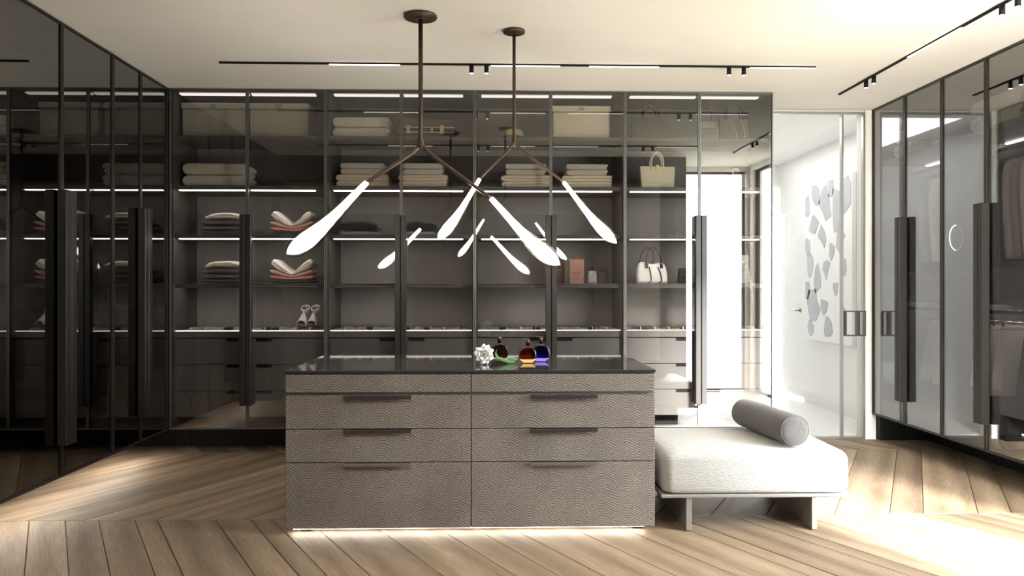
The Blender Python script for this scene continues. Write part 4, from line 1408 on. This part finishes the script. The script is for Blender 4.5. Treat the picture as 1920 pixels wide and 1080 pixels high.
MB().tube(spline([(-0.108, 0.030, 0.150), (-0.080, 0.035, 0.175), (-0.068, 0.035, 0.225), (-0.030, 0.035, 0.277), (0.010, 0.035, 0.268), (0.030, 0.035, 0.215), (0.024, 0.030, 0.160)], 5), 0.0055, 10).build('bag_handle', 'leather_black', b)
for x in (-0.042, 0.073):
    MB().cbox((x - 0.010, -0.057, 0.118), (x + 0.010, -0.0465, 0.148), 0.003).build('handle_tab', 'leather_black', b)
    MB().tube([(x + 0.012 * cos(2 * pi * k / 16), -0.052, 0.154 + 0.010 * sin(2 * pi * k / 16)) for k in range(17)], 0.003, 6).build('handle_ring', 'dark_steel', b)

# small olive clutch
b = thing('handbag', 'small olive box bag standing right of the white handbag', 'bag', (1.515, YF + 0.09, Z4), 0.12, 'handbags in the wardrobe beside the glass door')
MB().prism(rrect(0.118, 0.0005, 0.118, 0.012), -0.03, 0.03, 0.006).build('bag_body', 'leather_olive', b)
MB().cbox((-0.060, -0.034, 0.052), (0.060, -0.0302, 0.119), 0.002).build('flap', 'leather_olive', b)
MB().tube(spline([(-0.058, -0.02, 0.10), (-0.075, -0.03, 0.05), (-0.088, -0.035, 0.010), (-0.072, -0.05, 0.005), (-0.04, -0.055, 0.005)], 5), 0.003, 6).build('shoulder_strap', 'leather_black', b)

# grey grained bag with buckled flap
b = thing('handbag', 'grey grained leather bag with belted flap, behind the window reflection', 'bag', (1.870, YF + 0.13, Z4), 0.06, 'handbags in the wardrobe beside the glass door')
pl = [(-0.152, 0.0005), (0.152, 0.0005), (0.138, 0.10), (0.124, 0.205), (-0.124, 0.205), (-0.138, 0.10)]
taper(MB().prism(pl, -0.09, 0.09, 0.010), 0.205, 0.35).build('bag_body', 'leather_grey', b)
fp = [(-0.128, 0.150), (-0.085, 0.140), (-0.04, 0.150), (0.04, 0.150), (0.085, 0.140), (0.128, 0.150), (0.132, 0.212), (0.118, 0.222), (-0.118, 0.222), (-0.132, 0.212)]
MB().prism(fp, -0.055, -0.047, 0.002).build('flap', 'leather_grey', b)
MB().cbox((-0.125, -0.0605, 0.163), (0.125, -0.0552, 0.176), 0.002).build('belt_strap', 'leather_grey', b)
for x in (-0.085, 0.085):
    MB().cbox((x - 0.010, -0.064, 0.158), (x + 0.010, -0.0607, 0.181), 0.001).build('buckle', 'steel', b)
handle_arc(-0.055, 0.055, 0.2225, 0.060, -0.035, 0.0055).build('bag_handle', 'leather_grey', b)

# two little grey pouches
for k, (x, w, h, m, lb) in enumerate(((0.790, 0.070, 0.098, 'leather_grey', 'small grey pouch right of the brown paper bags, the left of two'), (0.872, 0.075, 0.092, 'leather_brown', 'small brown pouch right of the grey pouch on the fourth shelf'))):
    b = thing('pouch', lb, 'bag', (x, YF + 0.14, Z4), 0.1, 'small pouches on the fourth shelf')
    pl = [(-w / 2, 0.0005), (w / 2, 0.0005), (w / 2 * 1.02, h * 0.6), (w / 2 * 0.8, h), (-w / 2 * 0.8, h), (-w / 2 * 1.02, h * 0.6)]
    taper(MB().prism(pl, -0.03, 0.03, 0.008), h, 0.35).build('pouch_body', m, b)
    handle_arc(-0.018, 0.018, h - 0.002, 0.022, 0, 0.003).build('loop', 'leather_black', b)


# paper bags
def paper_bag(label, x, y, w, h, d, m, ink, rz):
    t = thing('paper_bag', label, 'bag', (x, y, Z4), rz, 'paper shopping bags on the fourth shelf')
    pl = [(-w / 2 * 0.94, 0.0005), (w / 2 * 0.94, 0.0005), (w / 2, h), (-w / 2, h)]
    mb = MB()
    n = 4
    o_ = [(-w / 2, -d / 2), (w / 2, -d / 2), (w / 2 - 0.006, 0.0), (w / 2, d / 2), (-w / 2, d / 2), (-w / 2 + 0.006, 0.0)]
    i_ = [(p[0] * 0.97, p[1] * 0.95) for p in o_]
    rings = [[(p[0] * 0.95, p[1] * 1.0, 0.0005) for p in o_], [(p[0], p[1] * 0.85, h) for p in o_], [(p[0], p[1] * 0.85, h) for p in i_], [(p[0] * 0.95, p[1], 0.004) for p in i_]]
    mb.loft(rings, True, True, False)
    mb.build('bag_body', m, t)
    for s in (-1, 1):
        MB().tube(spline([(-w * 0.22, s * d * 0.43, h - 0.004), (-w * 0.20, s * d * 0.40, h + 0.018), (0, s * d * 0.38, h + 0.030), (w * 0.20, s * d * 0.40, h + 0.018), (w * 0.22, s * d * 0.43, h - 0.004)], 4), 0.0022, 6).build('rope_handle', 'kraft_print', t)
    pr = MB()
    zz = h * 0.40
    for ww, hh in ((0.62, 0.012), (0.40, 0.006), (0.24, 0.006)):
        nn = max(3, int(ww * w / 0.010))
        for q in range(nn):
            a = -ww * w / 2 + ww * w * q / nn
            yy = -d / 2 * (1 - 0.15 * zz / h)
            pr.box((a, yy - 0.0012, zz), (a + ww * w / nn * 0.62, yy - 0.0002, zz + hh))
        zz -= 0.022
    po = pr.build('printed_lettering', ink, t)
    po['kind'] = 'stuff'
    return t


paper_bag('rust brown paper bag with small lettering, right of the wardrobe handle', 0.660, YF + 0.06, 0.112, 0.185, 0.055, 'kraft', 'kraft_print', 0.03)
paper_bag('tall dark brown paper bag standing behind the rust brown one', 0.520, YF + 0.16, 0.115, 0.250, 0.060, 'kraft_dark', 'kraft', 0.0)


# ------------------------------------------------------------------ white sandals
def sandal(label, x, mirror):
    t = thing('sandal', label, 'shoe', (x, YF + 0.02, Z0), 0, 'pair of white sandals on the glass display')
    m_ = -1 if mirror else 1
    rings, top = [], []
    sole = [(0.0, 0.016, 0.004), (0.018, 0.030, 0.004), (0.050, 0.034, 0.005), (0.085, 0.027, 0.016), (0.120, 0.020, 0.044), (0.160, 0.021, 0.070), (0.190, 0.020, 0.078), (0.204, 0.012, 0.079)]
    for y, hw, z in sole:
        rings.append([(-hw, y, z), (hw, y, z), (hw, y, z + 0.006), (-hw, y, z + 0.006)])
    MB().loft(rings, True, True, False).build('sole', 'shoe_sole', t)
    MB().tube([(0, 0.192, 0.077), (0, 0.195, 0.04), (0, 0.196, 0.0005)], [0.012, 0.007, 0.0055], 10).build('heel', 'shoe_white', t)
    vp = []
    for y, hw, hgt in ((0.016, 0.033, 0.030), (0.045, 0.037, 0.042), (0.075, 0.033, 0.055), (0.100, 0.022, 0.072)):
        zb = 0.004 if y < 0.06 else 0.004 + (y - 0.06) * 0.45
        vp.append([(hw * cos(pi * k / 12), y, zb + hgt * sin(pi * k / 12) ** 0.75 if 0 < k < 12 else zb) for k in range(13)])
    inner = [[(p[0] * 0.93, p[1], p[2] - 0.003) for p in reversed(r_)] for r_ in vp]
    MB().loft([a_ + b_ for a_, b_ in zip(vp, inner)], True, True).build('vamp', 'shoe_white', t)
    MB().tube(spline([(0, 0.092, 0.074), (0, 0.115, 0.098), (0, 0.122, 0.112)], 4), [0.015] * 9, 10, 0.3).build('front_strap', 'shoe_white', t)
    MB().tube([(0.031 * cos(2 * pi * k / 28), 0.160 + 0.040 * sin(2 * pi * k / 28), 0.124 + 0.020 * sin(2 * pi * k / 28)) for k in range(29)], 0.0075, 8, 0.6).build('ankle_strap', 'shoe_white', t)
    MB().tube(spline([(0, 0.196, 0.084), (0, 0.204, 0.115), (0, 0.200, 0.140)], 4), 0.010, 8, 0.5).build('heel_strap', 'shoe_white', t)
    MB().cbox((m_ * 0.031 - 0.004, 0.150, 0.116), (m_ * 0.031 + 0.004, 0.166, 0.132), 0.001).build('buckle', 'chrome', t)
    return t


sandal('white ankle-strap sandal on the glass display, the left one of the pair', -1.440, True)
sandal('white ankle-strap sandal on the glass display, the right one of the pair', -1.362, False)


# ------------------------------------------------------------------ hanging clothes
def hanger(t, clip=False):
    mb = MB().tube(spline([(0.012, 0, -0.058), (0.0, 0, -0.040), (0.0, 0, -0.020), (0.020, 0, -0.004), (0.019, 0, 0.012), (0.002, 0, 0.0185), (-0.015, 0, 0.010)], 5), 0.0022, 6)
    mb.build('hanger_hook', 'chrome', t)
    if clip:
        MB().tube([(-0.15, 0, -0.062), (0.15, 0, -0.062)], 0.0035, 8).build('hanger_bar', 'chrome', t)
        for x in (-0.10, 0.10):
            MB().cbox((x - 0.008, -0.009, -0.090), (x + 0.008, 0.009, -0.060), 0.002).build('hanger_clip', 'dark_steel', t)
    else:
        MB().tube(spline([(-0.195, 0, -0.122), (-0.10, 0, -0.082), (0, 0, -0.058), (0.10, 0, -0.082), (0.195, 0, -0.122)], 5), 0.008, 8, 0.6).build('hanger_arms', 'leather_black', t)


def jacket(label, x, y, L, m, group, thick=0.019, seed=0, rz=0.0, z=2.185):
    t = thing('hanging_jacket', label, 'jacket', (x, y, z), rz, group)
    hanger(t)
    lv = [(-0.072, 0.030, 0.5), (-0.088, 0.070, 0.9), (-0.104, 0.125, 1.0), (-0.122, 0.172, 1.0), (-0.145, 0.200, 1.0), (-0.19, 0.208, 1.05), (-0.28, 0.202, 1.1), (-0.42, 0.192, 1.15), (-0.58, 0.198, 1.2), (-L + 0.02, 0.206, 1.25), (-L, 0.206, 1.2)]
    rings = []
    for zz, hw, k in lv:
        rings.append([(hw * cos(2 * pi * q / 28), thick * k * abs(sin(2 * pi * q / 28)) ** 0.8 * (1 if sin(2 * pi * q / 28) >= 0 else -1) * (1 + 0.10 * cos(6 * 2 * pi * q / 28) * min(1, -zz)), zz) for q in range(28)])
    MB().loft(rings).jitter(0.004, 9, seed).build('jacket_body', m, t)
    for s in (-1, 1):
        P = spline([(s * 0.178, 0.0, -0.135), (s * 0.200, -0.004, -0.20), (s * 0.208, -0.010, -0.36), (s * 0.200, -0.014, -0.54), (s * 0.190, -0.016, -0.70), (s * 0.188, -0.016, -0.735)], 4)
        n_ = len(P)
        MB().tube(P, [0.016 + 0.017 * sin(pi * min(0.5, 0.12 + 1.2 * q / n_)) - (0.006 if q == n_ - 1 else 0) for q in range(n_)], 12, 0.75).jitter(0.003, 12, seed + 3).build('sleeve', m, t)
    MB().tube(spline([(-0.055, -thick * 1.2, -0.145), (-0.058, -0.006, -0.088), (-0.03, 0.016, -0.070), (0.03, 0.016, -0.070), (0.058, -0.006, -0.088), (0.055, -thick * 1.2, -0.145)], 4), 0.011, 8, 0.6).build('collar', m, t)
    return t


def skirt(label, x, y, m, group, L=0.46, hem=0.19, seed=0, z=1.085, rz=0.0):
    t = thing('hanging_skirt', label, 'skirt', (x, y, z), rz, group)
    hanger(t, True)
    rings = []
    for k in range(9):
        f = k / 8
        hw = 0.115 + (hem - 0.115) * f ** 0.8
        th = 0.010 + 0.022 * f
        rings.append([(hw * cos(2 * pi * q / 32), th * sin(2 * pi * q / 32) * (1 + 0.22 * f * cos(8 * 2 * pi * q / 32)), -0.092 - L * f) for q in range(32)])
    MB().loft(rings).jitter(0.004, 8, seed).build('skirt_body', m, t)
    MB().loft([[(0.118 * cos(2 * pi * q / 28), 0.013 * sin(2 * pi * q / 28), zz) for q in range(28)] for zz in (-0.082, -0.110)]).build('waistband', m, t)
    return t


GX = XR + 0.312
gj = 'jackets hanging on the upper rail of the right wall'
jacket('black jacket hanging behind the mauve one on the upper rail', GX, 4.880, 0.76, 'wool_dark', gj, seed=1)
jacket('mauve grey jacket hanging between the black and the taupe one', GX, 4.805, 0.75, 'wool_mauve', gj, seed=2)
jacket('taupe jacket hanging between the mauve and the sage one', GX, 4.730, 0.75, 'wool_taupe', gj, seed=3)
jacket('pale sage jacket hanging in front of the taupe one', GX, 4.640, 0.75, 'wool_sage', gj, 0.030, 4)
jacket('grey jacket hanging behind the smoked glass nearest the white glass door', GX, 5.760, 0.74, 'wool_grey', gj, seed=5)
jacket('white jacket hanging behind the smoked glass, between grey and cream ones', GX, 5.620, 0.74, 'wool_white', gj, 0.030, 6)
jacket('cream white jacket hanging behind the smoked glass, beside the wardrobe divider', GX, 5.480, 0.72, 'skirt_cream', gj, 0.028, 7)
gs = 'skirts hanging on the lower rail of the right wall'
skirt('dark grey skirt hanging behind the cream ones with the coats above', GX, 5.235, 'wool_grey', gs, 0.42, 0.17, 1)
skirt('cream flared skirt hanging behind the other cream skirt below the coats', GX, 5.090, 'skirt_cream', gs, 0.46, 0.19, 2)
skirt('pale cream flared skirt hanging between another cream skirt and the navy one', GX, 4.990, 'skirt_cream', gs, 0.44, 0.19, 3)
skirt('navy skirt hanging in front of the cream skirts', GX + 0.02, 4.780, 'skirt_navy', gs, 0.55, 0.20, 4)
skirt('grey skirt hanging low behind the smoked glass near the white glass door', GX, 5.830, 'wool_grey', gs, 0.44, 0.18, 5)
skirt('cream skirt hanging low behind the smoked glass under the white jackets', GX, 5.660, 'skirt_cream', gs, 0.46, 0.19, 6)
skirt('dusty cream skirt hanging low behind the smoked glass beside the wardrobe divider', GX, 5.480, 'wool_mauve', gs, 0.44, 0.18, 7)

# glowing ring added in place of a reflection in the right wardrobe glass
rl = thing('ring_reflection', 'thin glowing ring standing in for a reflection in the smoked glass wardrobe', 'lamp', (XR + 0.085, 5.298, 1.60))
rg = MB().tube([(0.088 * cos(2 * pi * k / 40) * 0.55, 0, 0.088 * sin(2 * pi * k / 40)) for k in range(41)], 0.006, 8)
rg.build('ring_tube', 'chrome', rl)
MB().tube([(0.088 * 0.55 * cos(radians(a)), -0.005, 0.088 * sin(radians(a))) for a in range(95, 270, 7)], 0.0035, 6).build('glow_tube', 'ring_glow', rl)
